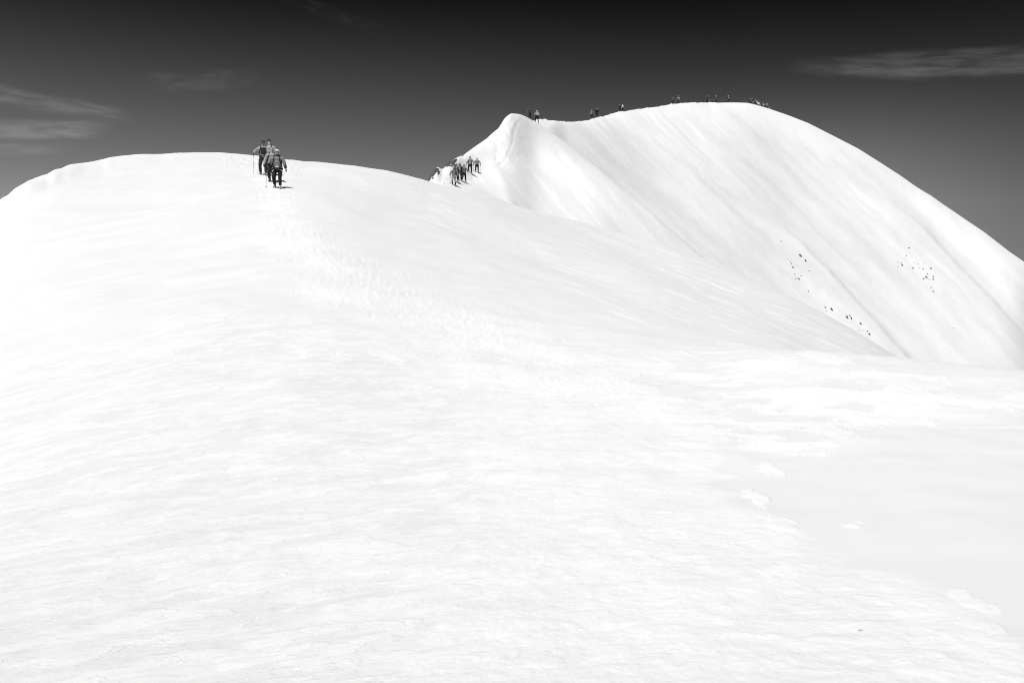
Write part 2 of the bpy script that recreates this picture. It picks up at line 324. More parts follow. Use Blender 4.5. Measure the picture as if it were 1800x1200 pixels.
# relief
h = np.zeros_like(px)
h += vis*0.10*fbm(XX*0.22, YY*0.22, 61, 3)*sst(YY, 6, 14)
nearf = 1-sst(YY, 8, 26)
h += ro*(0.022*fbm(ua*0.8, ub*1.5, 67, 2)+0.010*nearf*fbm(ua*2.6, ub*4.2, 71, 2))
h += tr*(0.018*fbm(XX*1.4, YY*1.4, 73, 3, 0.5)*np.minimum(1, YY/16)+0.010*fbm(XX*1.9, YY*1.9, 74, 3)*nearf+0.008*np.abs(fbm(XX*5.5, YY*5.5, 75, 3))*nearf)
h += pa*0.022*sst(YY, 2, 20)+pa*0.01*fbm(XX*5, YY*5, 77, 3)
h += streak*0.015
h += (1-tr)*vis*0.035*fbm(ua*0.10, ub*0.8, 79, 4)*sst(YY, 12, 30)
# soft hollows and rolls of the upper left shoulder
for pts, wd, am in [([(20, 345), (60, 340), (110, 320), (170, 312), (200, 300)], 12, -0.12), ([(0, 362), (60, 362), (180, 355), (330, 352)], 10, -0.12), ([(0, 376), (40, 374), (120, 380)], 9, -0.10),
                    ([(80, 308), (130, 312), (185, 304)], 9, 0.08), ([(520, 290), (700, 330), (900, 400), (1200, 520), (1380, 600)], 24, 0.30), ([(600, 330), (750, 372), (950, 455), (1150, 540)], 14, -0.14),
                    ([(820, 552), (960, 572), (1110, 590), (1250, 603)], 7, 0.10), ([(500, 292), (620, 312), (740, 340)], 6, 0.12)]:
    d, sd, t = lined(px, py, pts); h += am*np.exp(-(d/wd)**2)*vis*np.sin(np.pi*np.clip(t, 0.02, 0.98))**0.5
# crumbs of snow kicked up beside the path on the crest
lump = np.clip(fbm(XX*4, YY*2.5, 83, 3)-0.05, 0, 1)*(((px > 395) & (px < 540)))*sst(YY, 50, 55)*(1-sst(YY, 60, 66))
h += lump*0.16
bh = np.random.RandomState(21); cen = [(477, 285), (480, 340), (505, 390), (545, 425), (600, 470), (660, 505), (740, 535), (860, 580), (1000, 650), (1120, 740)]
cx_ = [c[0] for c in cen]; cy_ = [c[1] for c in cen]; LN = np.concatenate([[0], np.cumsum(np.hypot(np.diff(cx_), np.diff(cy_)))])
for i in range(1700):
    l = bh.rand()**1.25*LN[-1]; bx = np.interp(l, LN, cx_); by_ = np.interp(l, LN, cy_); wd = 16+0.11*l
    bx += bh.randn()*wd; by_ += bh.randn()*(3+0.03*l); X0, Y0, _ = A.at(bx, by_, 10, 66); rr_ = bh.uniform(0.05, 0.11); dp = bh.uniform(0.004, 0.017)*(1-0.6*l/LN[-1]); an = bh.uniform(-0.5, 0.5)
    j0, j1 = np.searchsorted(A.Y, [Y0-0.7, Y0+0.7]); c0, c1 = np.searchsorted(A.px, [900+F*(X0-0.5)/Y0, 900+F*(X0+0.5)/Y0])
    if j1-j0 < 2 or c1-c0 < 2: continue
    dx = XX[c0:c1, j0:j1]-X0; dy = YY[c0:c1, j0:j1]-Y0; u_ = dx*math.cos(an)+dy*math.sin(an); v_ = -dx*math.sin(an)+dy*math.cos(an)
    e_ = (u_/rr_)**2+(v_/(rr_*1.9))**2; h[c0:c1, j0:j1] += -dp*np.exp(-e_)+dp*0.45*np.exp(-(np.sqrt(e_)-1.5)**2/0.15)
A.z = A.z+h; A.refresh()
snowA = snow_material('wind_crusted_snow', 1.0)
A.build('snow_ground', snowA, {'rough': ro, 'fresh_lit': fresh_lit, 'trampled': np.clip(tr+0.25*pa, 0, 1)}, (ua, ub))

# snow behind and beside the camera, and the glacier far below
def sheet_xy(name, xs, ys, fn, mat, uvs=1.0):
    s = Sheet.__new__(Sheet); xx, yy = np.meshgrid(xs, ys, indexing='ij'); s.x = xx; s.Y = None; s.z = fn(xx, yy)
    nx, ny = xx.shape; me = bpy.data.meshes.new(name)
    v = np.stack([xx, yy, s.z], -1).reshape(-1, 3); idx = np.arange(nx*ny).reshape(nx, ny)
    q = np.stack([idx[:-1, :-1], idx[1:, :-1], idx[1:, 1:], idx[:-1, 1:]], -1).reshape(-1, 4)
    me.from_pydata(v.tolist(), [], q.tolist()); me.polygons.foreach_set('use_smooth', np.ones(len(q), bool))
    for k in ('rough', 'fresh_lit', 'trampled'):
        at = me.attributes.new(k, 'FLOAT', 'POINT'); at.data.foreach_set('value', np.full(nx*ny, 0.4 if k != 'trampled' else 0.1, np.float32))
    at = me.attributes.new('grain', 'FLOAT_VECTOR', 'POINT')
    at.data.foreach_set('vector', (np.stack([xx+0.35*yy, yy-0.5*xx, 0*xx], -1)*uvs).reshape(-1).astype(np.float32))
    me.materials.append(mat); o = bpy.data.objects.new(name, me); COL.objects.link(o); o['kind'] = 'structure'; return o
def behind(x, y):
    z = -0.02-0.012*np.abs(x)**1.25-0.0016*np.clip(-y, 0, 99)**2+0.05*fbm(x*0.3, y*0.3, 5, 3)
    ahead = np.clip(y-2.4, 0, 99); return z-0.05-ahead*(0.10+0.035*ahead)
sheet_xy('snow_foreground', np.linspace(-60, 60, 121), np.linspace(-60, 14, 75), behind, snowA)
snowG = snow_material('glacier_snow', 60.0)
sheet_xy('glacier', np.linspace(-14000, 14000, 120), np.linspace(-9000, 24000, 130),
         lambda x, y: -420+90*fbm(x*0.0004, y*0.0004, 8, 4)-np.hypot(x, y)*0.012, snowG)

# ================================================================ middle ridge with the steep little peak
mid_cols = np.unique(np.concatenate([np.linspace(640, 700, 8), np.arange(701, 1400, 1.5), np.linspace(1402, 1560, 12)]))
mid_rows = np.geomspace(56, 330, 420)
MID = {
 640: [(56, 700), (64, 680), (70, 660), (76, 650), (82, 640), (92, 660), (150, 1200), (330, 2500)],
 735: [(56, 420), (64, 400), (72, 375), (78, 355), (84, 332), (92, 350), (150, 760), (330, 1800)],
 760: [(56, 410), (66, 380), (74, 355), (80, 330), (87, 302), (96, 320), (150, 700), (330, 1700)],
 797: [(58, 410), (70, 370), (83, 325), (90, 302), (97, 281), (107, 300), (160, 650), (330, 1600)],
 830: [(58, 415), (72, 372), (88, 328), (104, 304), (111, 262), (120, 275), (170, 600), (330, 1500)],
 860: [(60, 430), (76, 385), (92, 340), (107, 300), (119, 241), (128, 252), (180, 560), (330, 1400)],
 900: [(60, 460), (80, 400), (95, 350), (112, 290), (130, 200), (138, 206), (190, 520), (330, 1300)],
 950: [(60, 480), (80, 430), (98, 375), (120, 300), (145, 218), (153, 226), (200, 500), (330, 1200)],
 1000: [(60, 500), (80, 440), (98, 385), (118, 318), (142, 256), (150, 266), (200, 500), (330, 1100)],
 1060: [(62, 530), (80, 455), (95, 410), (112, 352), (133, 303), (141, 316), (190, 540), (330, 1000)],
 1100: [(64, 550), (80, 475), (93, 438), (108, 382), (127, 336), (135, 352), (185, 580), (330, 1000)],
 1200: [(66, 600), (81, 510), (91, 490), (103, 452), (117, 421), (125, 445), (180, 680), (330, 1000)],
 1300: [(68, 660), (83, 580), (90, 562), (98, 532), (110, 505), (118, 540), (170, 800), (330, 1100)],
 1560: [(70, 900), (86, 850), (108, 830), (134, 800), (165, 780), (173, 800), (230, 1000), (330, 1300)],
}
crestB = [(640, 640), (735, 335), (752, 321), (755, 315), (760, 306), (767, 294), (770, 293.5), (777, 298), (787, 290), (793, 284), (799, 279.5), (805, 276), (815, 272.5), (825, 265), (836, 257), (855, 244), (868, 232), (876, 226),
 (884, 213), (888, 207), (894, 202), (899, 199.6), (913, 200.7), (924, 205), (931, 209), (943, 215), (951, 220), (980, 240), (1000, 255), (1030, 279), (1060, 302), (1100, 336), (1150, 378), (1200, 420), (1250, 462), (1300, 505), (1560, 780)]
B = Sheet(mid_cols, mid_rows, MID, [(crestB, 4, 1e9, (560, 1640))], sm=(7, 4))
bp = np.broadcast_to(B.px[:, None], B.z.shape); by = B.py.copy(); bY = np.broadcast_to(B.Y[None, :], B.z.shape); bv = B.vis.astype(float)
q = bp-0.85*(by-200)
hb = bv*(0.25*fbm(q*0.02, by*0.004, 91, 2)+0.02*fbm(q*0.10, by*0.012, 93, 2))
d, sd, t = lined(bp, by, [(918, 204), (906, 216), (901, 235), (899, 255), (888, 280), (872, 296)])      # the trench of the climbers' track
dsw = d*sd+3*fbm(bp*0.06, by*0.06, 90, 3)
hb += 0.15*bv*sst(by, 205, 214)*(-0.8*np.exp(-((dsw+1.0)/2.0)**2)+0.35*np.exp(-((dsw-3.0)/3.5)**2))*sst(-d, -30, -6)*(1-0.5*t)
stair = sst(polysd(bp, by, [(880, 215), (915, 205), (905, 240), (898, 290), (862, 296), (872, 250)]), -4, 8)
stair2 = sst(polysd(bp, by, [(905, 225), (925, 240), (925, 280), (900, 285)]), -4, 8)
hb += bv*(stair*0.20+stair2*0.13)*fbm(B.x*0.9, B.z*1.1, 95, 4, 0.6)
d, sd, t = lined(bp, by, [(842, 286), (862, 290), (880, 312), (900, 362)])                                # rounded bench below the last pair
hb += bv*0.12*np.exp(-(d/9)**2)
d, sd, t = lined(bp, by, [(770, 325), (800, 326), (840, 305), (880, 297)])
hb += bv*0.05*fbm(B.x*3, bY*3, 97, 3)*np.exp(-(d/10)**2)
edge = bv*sst(bY, 80, 84)*(bp < 830)*sst(-by, -330, -300)
hb += 0.25*np.abs(fbm(B.x*0.8, B.z*0.8, 99, 3))*edge*0.6
crB = np.interp(B.px, [p[0] for p in crestB], [p[1] for p in crestB])[:, None]
hb = hb*sst(by-crB, 1, 14)
B.z = B.z+hb*np.minimum(1, bY/90); B.refresh()
trB = np.clip(sst(polysd(bp, by, [(765, 345), (775, 320), (830, 300), (850, 285), (900, 285), (890, 300), (860, 310), (830, 345), (800, 350)]), -8, 10)*0.5+stair*0.6, 0, 1)*bv
litB = sst(polysd(bp, by, [(740, 340), (790, 290), (880, 205), (925, 210), (960, 260), (1060, 340), (1230, 470), (1150, 430), (950, 300), (880, 300), (900, 360), (850, 350)]), -10, 20)  # sun-facing rib and bench, their light painted as whiter snow
freshLitB = np.clip(litB*0.8+0.6*sst(fbm(q*0.05, by*0.01, 101, 4), 0.1, 0.6)+0.2, 0, 1)
snowB = snow_material('ridge_snow', 3.0, wind=0.6)
B.build('snow_ridge', snowB, {'rough': 0.25*np.ones_like(bp), 'fresh_lit': freshLitB, 'trampled': trB*0.6}, (by*0.07+0.02*bp, q*0.07))

# ================================================================ the big summit dome
far_cols = np.unique(np.concatenate([np.linspace(860, 900, 6), np.arange(901, 1830, 2.0), np.linspace(1832, 3000, 90)]))
far_rows = np.geomspace(84, 560, 520)
FAR = {
 860: [(84, 700), (110, 520), (124, 400), (136, 380), (150, 335), (160, 345), (230, 700), (560, 1800)],
 950: [(84, 640), (110, 480), (124, 370), (136, 280), (148, 212), (158, 216), (230, 600), (560, 1700)],
 1000: [(84, 640), (125, 430), (142, 300), (154, 246), (176, 213), (186, 217), (260, 560), (560, 1500)],
 1045: [(84, 640), (122, 450), (140, 345), (158, 272), (203, 207), (213, 211), (290, 520), (560, 1300)],
 1100: [(84, 640), (122, 500), (146, 385), (178, 275), (231, 195), (241, 199), (320, 460), (560, 1200)],
 1185: [(84, 650), (124, 535), (154, 415), (192, 290), (246, 183), (257, 186), (340, 420), (560, 1100)],
 1300: [(84, 690), (126, 592), (162, 460), (208, 305), (276, 180), (289, 183), (370, 400), (560, 1000)],
 1400: [(84, 720), (128, 640), (172, 500), (226, 345), (288, 208), (301, 212), (390, 440), (560, 1000)],
 1500: [(84, 760), (128, 690), (172, 560), (226, 400), (288, 257), (301, 262), (390, 500), (560, 1050)],
 1600: [(84, 800), (128, 730), (170, 620), (222, 470), (280, 322), (293, 328), (380, 580), (560, 1100)],
 1800: [(84, 880), (128, 820), (166, 730), (212, 600), (262, 467), (275, 476), (360, 760), (560, 1300)],
 3000: [(84, 1800), (128, 1700), (166, 1600), (200, 1500), (240, 1400), (252, 1410), (330, 1800), (560, 2500)],
}
crestC = [(860, 335), (905, 262), (938, 214), (947, 209), (960, 211), (967, 212), (980, 213), (992, 214.5), (1017, 212), (1034, 211), (1040, 207.5), (1059, 204.5), (1073, 200), (1090, 196), (1097, 197), (1114, 193.5), (1143, 190), (1163, 187),
 (1182, 183.5), (1200, 182), (1213, 181), (1253, 181), (1288, 180.4), (1313, 181), (1327, 184), (1353, 191.6), (1386, 203), (1422, 217), (1465, 239), (1510, 262), (1550, 287), (1580, 307), (1610, 330), (1640, 351),
 (1685, 384), (1730, 415), (1775, 450), (1800, 467), (3000, 1400)]
C = Sheet(far_cols, far_rows, FAR, [(crestC, 4, 1e9, (780, 3100))], sm=(22, 10))
cp = np.broadcast_to(C.px[:, None], C.z.shape); cy = C.py.copy(); cY = np.broadcast_to(C.Y[None, :], C.z.shape); cv = C.vis.astype(float)
crest_py = np.interp(C.px, [p[0] for p in crestC], [p[1] for p in crestC])[:, None]
below = cy-crest_py
# fall-line coordinate: gullies and flutes run down to the right, steepening with height
Q = cp-0.90*(cy-200)-40*np.tanh((cy-330)/160.0)*0.5+5*fbm(cp*0.02, cy*0.02, 110, 3)
fade = sst(below, 4, 40)*cv
hc = fade*(0.55*fbm(Q*0.009, cy*0.0022, 103, 2)+0.10*fbm(Q*0.05, cy*0.006, 105, 2)+0.02*fbm(Q*0.22, cy*0.02, 107, 2))
def rib(q0, wl, wr, am, y0, y1, soft=50):
    """asymmetric rib: long sunlit side to the left, short side to the right"""
    e = Q-q0; pr_ = np.where(e < 0, np.exp(-(e/wl)**2), np.exp(-(e/wr)**2))
    return am*pr_*sst(cy, y0-soft, y0+soft)*(1-sst(cy, y1-soft, y1+soft))*cv
hc += rib(1178, 55, 14, 1.4300000000000002, 400, 760)            # rib carrying the left rocks
hc += rib(1415, 90, 16, 1.7600000000000002, 360, 900)            # rib carrying the right rocks
hc += rib(1120, 30, 12, 0.49500000000000005, 300, 480)
hc += rib(1530, 60, 60, 1.1, 300, 900)
hc -= rib(1462, 22, 30, 0.9, 300, 900)
for q0, y0, y1 in [(1030, 205, 300), (1046, 208, 280), (1062, 206, 250), (1142, 200, 270), (1158, 200, 250), (1176, 200, 265), (1210, 205, 280), (1245, 200, 260)]:
    hc += rib(q0, 3.2, 2.4, 0.12, y0, y1, 14)
# kicked-up crumbs along the crest path
hc += 0.35*np.clip(fbm(C.x*0.8, cY*0.5, 109, 3), 0, 1)*sst(-np.abs(below), -5, -0.5)*(cp < 1260)
C.z = C.z+hc*np.minimum(1, cY/200); C.refresh()
mt = fbm(Q*0.035, cy*0.010, 111, 5, 0.6)
freshLitC = np.clip(0.52+0.8*mt+0.5*sst(-below, -70, -5)*(cp > 1250), 0, 1)
shadeC = sst(polysd(cp+10*fbm(Q*0.05, cy*0.02, 115, 4), cy+10*fbm(Q*0.05, cy*0.02, 116, 4), [(1400, 265), (1520, 290), (1600, 370), (1700, 490), (1810, 610), (1810, 640), (1700, 520), (1600, 400), (1500, 320)]), -25, 15)
freshLitC = np.clip(freshLitC-shadeC*0.45-0.3*sst(Q, 850, 930)*(1-sst(Q, 1000, 1110)), 0, 1)  # two bands of slope shading painted into the snow tone
snowC = snow_material('summit_snow', 8.0, wind=0.5)
C.build('summit_dome', snowC, {'rough': 0.25*np.ones_like(cp), 'fresh_lit': freshLitC, 'trampled': 0.05*np.ones_like(cp)}, (cy*0.16+0.05*cp, Q*0.16))

# ================================================================ things
import bmesh
_mats = {}
def fabric(v, rough=0.8, bump=0.01):
    key = ('f', v, rough)
    if key in _mats: return _mats[key]
    m = bpy.data.materials.new('cloth'); m.use_nodes = True; m.node_tree.nodes.clear(); g = NT(m.node_tree)
    t = g.n('ShaderNodeTexCoord').outputs['Object']
    a = g.n('ShaderNodeTexNoise', {'Vector': t, 'Scale': 7.0, 'Detail': 4.0, 'Roughness': 0.6}).outputs[0]
    b = g.n('ShaderNodeTexNoise', {'Vector': t, 'Scale': 90.0, 'Detail': 2.0}).outputs[0]
    c = g.m('MULTIPLY', v, g.m('ADD', 0.72, g.m('MULTIPLY', g.m('ADD', a, g.m('MULTIPLY', b, 0.25)), 0.5)))
    bp_ = g.n('ShaderNodeBump', {'Height': a, 'Strength': 0.8, 'Distance': bump*3})
    bs = g.n('ShaderNodeBsdfPrincipled', {'Base Color': g.n('ShaderNodeCombineColor', {0: c, 1: c, 2: c}).outputs[0], 'Roughness': rough, 'Specular IOR Level': 0.25, 'Normal': bp_.outputs[0]})
    g.link(bs.outputs[0], g.n('ShaderNodeOutputMaterial').inputs[0]); _mats[key] = m; return m
def hard(v, rough=0.35, metal=0.0):
    key = ('h', v, rough, metal)
    if key in _mats: return _mats[key]
    m = bpy.data.materials.new('hard_surface'); m.use_nodes = True; m.node_tree.nodes.clear(); g = NT(m.node_tree)
    t = g.n('ShaderNodeTexCoord').outputs['Object']; a = g.n('ShaderNodeTexNoise', {'Vector': t, 'Scale': 25.0, 'Detail': 5.0}).outputs[0]
    c = g.m('MULTIPLY', v, g.m('ADD', 0.85, g.m('MULTIPLY', a, 0.3)))
    bs = g.n('ShaderNodeBsdfPrincipled', {'Base Color': g.n('ShaderNodeCombineColor', {0: c, 1: c, 2: c}).outputs[0], 'Roughness': rough, 'Metallic': metal})
    g.link(bs.outputs[0], g.n('ShaderNodeOutputMaterial').inputs[0]); _mats[key] = m; return m
def rock_material(cap):
    m = bpy.data.materials.new('dark_rock'); m.use_nodes = True; m.node_tree.nodes.clear(); g = NT(m.node_tree)
    t = g.n('ShaderNodeTexCoord').outputs['Object']
    a = g.n('ShaderNodeTexNoise', {'Vector': t, 'Scale': 3.0, 'Detail': 8.0, 'Roughness': 0.65}).outputs[0]
    b = g.n('ShaderNodeTexVoronoi', {'Vector': t, 'Scale': 4.0}, feature='DISTANCE_TO_EDGE').outputs[0]
    nz = g.n('ShaderNodeSeparateXYZ', {0: g.n('ShaderNodeNewGeometry').outputs['Normal']}).outputs[2]
    a2 = g.n('ShaderNodeTexNoise', {'Vector': t, 'Scale': 2.0, 'Detail': 6.0}).outputs[0]
    c = g.m('ADD', g.ramp(a, 0.3, 0.75, 0.035, 0.17), g.m('MULTIPLY', g.ramp(b, 0.0, 0.1, 1.0, 0.0), -0.02))
    c = g.m('ADD', c, g.m('MULTIPLY', g.ramp(g.m('ADD', nz, g.m('MULTIPLY', a2, 0.5)), 0.95, 1.02), cap))
    bp_ = g.n('ShaderNodeBump', {'Height': a, 'Strength': 1.0, 'Distance': 0.15})
    bs = g.n('ShaderNodeBsdfPrincipled', {'Base Color': g.n('ShaderNodeCombineColor', {0: c, 1: c, 2: c}).outputs[0], 'Roughness': 0.9, 'Normal': bp_.outputs[0]})
    g.link(bs.outputs[0], g.n('ShaderNodeOutputMaterial').inputs[0]); return m
ROCK = rock_material(0.7); ROCK_BARE = rock_material(0.04)
def mesh_obj(name, me, mat, parent=None):
    me.name = name
    if not me.materials: me.materials.append(mat)
    else: me.materials[0] = mat
    o = bpy.data.objects.new(name, me); COL.objects.link(o)
    if parent: o.parent = parent
    return o
def bm_obj(name, bm, mat, parent=None, smooth=True):
    me = bpy.data.meshes.new(name); bm.normal_update(); bm.to_mesh(me); bm.free()
    me.polygons.foreach_set('use_smooth', np.full(len(me.polygons), smooth)); return mesh_obj(name, me, mat, parent)
def tag(o, label, cat, group=None):
    o['label'] = label; o['category'] = cat
    if group: o['group'] = group
    return o
def empty(name, loc, rz=0):
    o = bpy.data.objects.new(name, None); o.empty_display_size = 0.2; COL.objects.link(o); o.location = loc; o.rotation_euler = (0, 0, rz); return o
_dep = None
def skin(chains, subd=1):
    """chains: list of (verts, edges, radii); every chain grows its own smooth tapered surface; all end in one mesh"""
    out = bmesh.new()
    for V, E, Rr in chains:
        me = bpy.data.meshes.new('armature_line'); me.from_pydata([tuple(v) for v in V], E, [])
        o = bpy.data.objects.new('armature_line', me); COL.objects.link(o)
        md = o.modifiers.new('Skin', 'SKIN'); md.use_smooth_shade = True; md.branch_smoothing = 0.6
        if not me.skin_vertices: me.attributes.new('x', 'FLOAT', 'POINT')
        sk = me.skin_vertices[0].data
        for i, rr in enumerate(Rr):
            sk[i].radius = rr if isinstance(rr, tuple) else (rr, rr); sk[i].use_root = (i == 0)
        if subd: sm_ = o.modifiers.new('Sub', 'SUBSURF'); sm_.levels = subd; sm_.render_levels = subd
        dg = bpy.context.evaluated_depsgraph_get(); ev = o.evaluated_get(dg); tm = ev.to_mesh(); out.from_mesh(tm); ev.to_mesh_clear()
        bpy.data.objects.remove(o); bpy.data.meshes.remove(me)
    return out
def fuse(bm, vox=0.0045):
    me = bpy.data.meshes.new('hand_form'); bm.to_mesh(me); bm.free(); o = bpy.data.objects.new('hand_form', me); COL.objects.link(o)
    md = o.modifiers.new('Remesh', 'REMESH'); md.mode = 'VOXEL'; md.voxel_size = vox
    ev = o.evaluated_get(bpy.context.evaluated_depsgraph_get()); tm = ev.to_mesh(); out = bmesh.new(); out.from_mesh(tm); ev.to_mesh_clear()
    bpy.data.objects.remove(o); bpy.data.meshes.remove(me); return out
def V3(*a): return Vector(a)
def tube(bm, pts, r, n=6, flat=1.0, caps=True):
    pts = [Vector(p) for p in pts]; rings = []
    for i, p in enumerate(pts):
        d = (pts[min(i+1, len(pts)-1)]-pts[max(i-1, 0)]).normalized(); up = Vector((0, 0, 1)) if abs(d.z) < 0.9 else Vector((0, 1, 0))
        a = d.cross(up).normalized(); b = a.cross(d).normalized(); rr = r[i] if isinstance(r, (list, tuple)) else r
        rings.append([bm.verts.new(p+a*rr*math.cos(2*math.pi*k/n)+b*rr*flat*math.sin(2*math.pi*k/n)) for k in range(n)])
    for q0, q1 in zip(rings, rings[1:]):
        for k in range(n): bm.faces.new((q0[k], q0[(k+1) % n], q1[(k+1) % n], q1[k]))
    if caps: bm.faces.new(rings[0][::-1]); bm.faces.new(rings[-1])
def ball(bm, c, s, sub=2, cut=None, rot=None):
    r_ = bmesh.ops.create_icosphere(bm, subdivisions=sub, radius=1.0); vs = r_['verts']
    for v in vs:
        v.co = Vector((v.co.x*s[0], v.co.y*s[1], v.co.z*s[2]))
        if cut is not None and v.co.z < cut: v.co.z = cut
        if rot: v.co = rot @ v.co
        v.co += Vector(c)
def box(bm, c, s, bev=0.02, rot=None, taper=1.0):
    r_ = bmesh.ops.create_cube(bm, size=1.0); vs = r_['verts']
    for v in vs:
        k = taper if v.co.z > 0 else 1.0
        v.co = Vector((v.co.x*s[0]*k, v.co.y*s[1]*k, v.co.z*s[2]))
        if rot: v.co = rot @ v.co
        v.co += Vector(c)
    es = list({e for v in vs for e in v.link_edges}); bmesh.ops.bevel(bm, geom=es, offset=bev, segments=3, affect='EDGES', profile=0.5)
def ik(a, b, l1, l2, hint):
    d = b-a; L = min(d.length, (l1+l2)*0.995); d = d.normalized(); b = a+d*L
    x = (l1*l1-l2*l2+L*L)/(2*L); h_ = math.sqrt(max(l1*l1-x*x, 1e-5)); hint = (hint-d*hint.dot(d)).normalized()
    return a+d*x+hint*h_, b

def hand_chains(w, d, side, curl=0.9):
    """palm and five unequal bent fingers; w = wrist, d = direction of the forearm"""
    d = d.normalized(); inn = Vector((-side, 0, 0)); inn = (inn-d*inn.dot(d)).normalized(); fw = d.cross(inn)*(-side)   # fw: thumb side (forwards)
    if fw.y > 0: fw = -fw
    ch = []; p = w+d*0.085
    ch.append(([w, w+d*0.045, p], [(0, 1), (1, 2)], [(0.026, 0.026), (0.030, 0.036), (0.022, 0.036)]))
    for k, (off, ln) in enumerate([(0.030, 0.068), (0.010, 0.078), (-0.010, 0.072), (-0.029, 0.056)]):
        b0 = w+d*0.07+fw*off; a1 = b0+d*ln*0.45; a2 = a1+(d*math.cos(curl)+inn*math.sin(curl))*ln*0.35; a3 = a2+(d*math.cos(curl*1.9)+inn*math.sin(curl*1.9))*ln*0.3
        ch.append(([b0, a1, a2, a3], [(0, 1), (1, 2), (2, 3)], [0.0115, 0.0105, 0.0098, 0.0085]))
    t0 = w+d*0.028+fw*0.026; t1 = t0+fw*0.028+d*0.024+inn*0.008; t2 = t1+d*0.026+inn*0.018
    ch.append(([t0, t1, t2], [(0, 1), (1, 2)], [0.014, 0.0125, 0.0105])); return ch

def ground_fn(sheet): return lambda x, y: sheet.H(x, y)
def person(label, sheet, px, py, hpx, jacket=0.3, trousers=0.02, head='helmet', hat=0.7, gloves=0.03, boots=0.08, pack=0.05, strap=0.02, facing=0.0,
           step=0.16, hands=((-0.30, -0.10, 0.86), (0.30, -0.10, 0.86)), lean=0.05, group=None, y=None, glasses=True, harness=0.5, gaiter=None, fixed_h=None,
           sleeve=None, scarf=None, vest=None, poles=(), skin_v=0.5, hide_legs=False, name='person'):
    if y is None: x, y, z = sheet.at(px, py)
    else: x = (px-900)/F*y; z = CZ+S(py)*y
    hgt = fixed_h or min(max(hpx*y/F, 1.55), 1.92); k = hgt/1.75
    root = empty(name, (x, y, z), facing); root.scale = (k*1.09, k*1.06, k); tag(root, label, 'person', group)
    rot = Matrix.Rotation(facing, 3, 'Z')
    def gz(px_, py_):
        v = rot @ Vector((px_*k, py_*k, 0)); return (sheet.H(x+v.x, y+v.y)-z)/k
    lf = V3(0.14, -step, 0); rf = V3(-0.14, step*0.8, 0); lf.z = gz(lf.x, lf.y)+0.085; rf.z = gz(rf.x, rf.y)+0.085
    lf.z = max(min(lf.z, 0.30), -0.15); rf.z = max(min(rf.z, 0.35), -0.12)
    pz = 0.93-0.25*step*step-0.01+min(0, (lf.z-0.085)*0.35); pel = V3(0, 0.02, pz)
    f = -lean   # lean forward = towards -Y
    wst = V3(0, f*0.4, pz+0.13); chs = V3(0, f*0.9, pz+0.33); top = V3(0, f*1.1, pz+0.46); nck = V3(0, f*1.3-0.005, pz+0.56)
    hb_ = V3(0, f*1.5-0.012, pz+0.625); hm = V3(0, f*1.6-0.02, pz+0.70); ht = V3(0, f*1.6-0.008, pz+0.765)
    hipL, hipR = V3(0.10, 0.02, pz-0.04), V3(-0.10, 0.02, pz-0.04)
    knL, lf = ik(hipL, lf, 0.43, 0.42, V3(0.05, -1, 0)); knR, rf = ik(hipR, rf, 0.43, 0.42, V3(-0.05, -1, 0))
    shL, shR = V3(0.200, f*1.05+0.005, pz+0.475), V3(-0.200, f*1.05+0.005, pz+0.475)
    hR, hL = V3(*hands[0]), V3(*hands[1]); dz = pz-0.93; hR.z += dz; hL.z += dz
    elR, hR = ik(shR, hR, 0.29, 0.26, V3(-0.6, 0.8, -0.3)); elL, hL = ik(shL, hL, 0.29, 0.26, V3(0.6, 0.8, -0.3))
    tipR = hR+(hR-elR).normalized()*0.08; tipL = hL+(hL-elL).normalized()*0.08
    toeL, toeR = lf+V3(0.02, -0.13, -0.05), rf+V3(-0.02, -0.13, -0.05)
    Vv = [pel, wst, chs, top, nck, hb_, hm, ht, shL, elL, hL, tipL, shR, elR, hR, tipR, hipL, knL, lf, toeL, hipR, knR, rf, toeR,
          hm+V3(0, -0.098, -0.012), hb_+V3(0, -0.055, -0.01)]
    Ee = [(0, 1), (1, 2), (2, 3), (3, 4), (4, 5), (5, 6), (6, 7), (3, 8), (8, 9), (9, 10), (10, 11), (3, 12), (12, 13), (13, 14), (14, 15), (0, 16), (16, 17), (17, 18), (18, 19), (0, 20), (20, 21), (21, 22), (22, 23), (6, 24), (5, 25)]
    Rr = [(0.135, 0.095), (0.12, 0.088), (0.145, 0.10), (0.11, 0.085), 0.052, (0.066, 0.075), (0.076, 0.092), (0.056, 0.068), 0.052, 0.038, 0.026, 0.026, 0.052, 0.038, 0.026, 0.026,
          0.08, 0.052, 0.04, 0.034, 0.08, 0.052, 0.04, 0.034, 0.013, 0.032]
    body = bm_obj('body', skin([(Vv, Ee, Rr)]), fabric(skin_v, 0.55, 0.002), root)
    # ears, brows and lips
    for sx in (-1, 1):
        bm = bmesh.new(); ball(bm, hm+V3(sx*0.079, 0.005, -0.012), (0.010, 0.018, 0.030), 1); bm_obj('ear', bm, fabric(skin_v*0.9, 0.55, 0.002), root)
    bm = bmesh.new(); tube(bm, [hm+V3(-0.024, -0.076, -0.052), hm+V3(0, -0.084, -0.052), hm+V3(0.024, -0.076, -0.052)], [0.004, 0.008, 0.004]); bm_obj('mouth', bm, fabric(skin_v*0.5, 0.5), root)
    # jacket: hem, waist, chest, collar and both sleeves in one surface
    jm = fabric(jacket)
    Vj = [pel+V3(0, 0, -0.055), wst, chs, top, nck+V3(0, 0, -0.03), shL, elL, hL-(hL-elL).normalized()*0.01, shR, elR, hR-(hR-elR).normalized()*0.01]
    Ej = [(0, 1), (1, 2), (2, 3), (3, 4), (3, 5), (5, 6), (6, 7), (3, 8), (8, 9), (9, 10)]
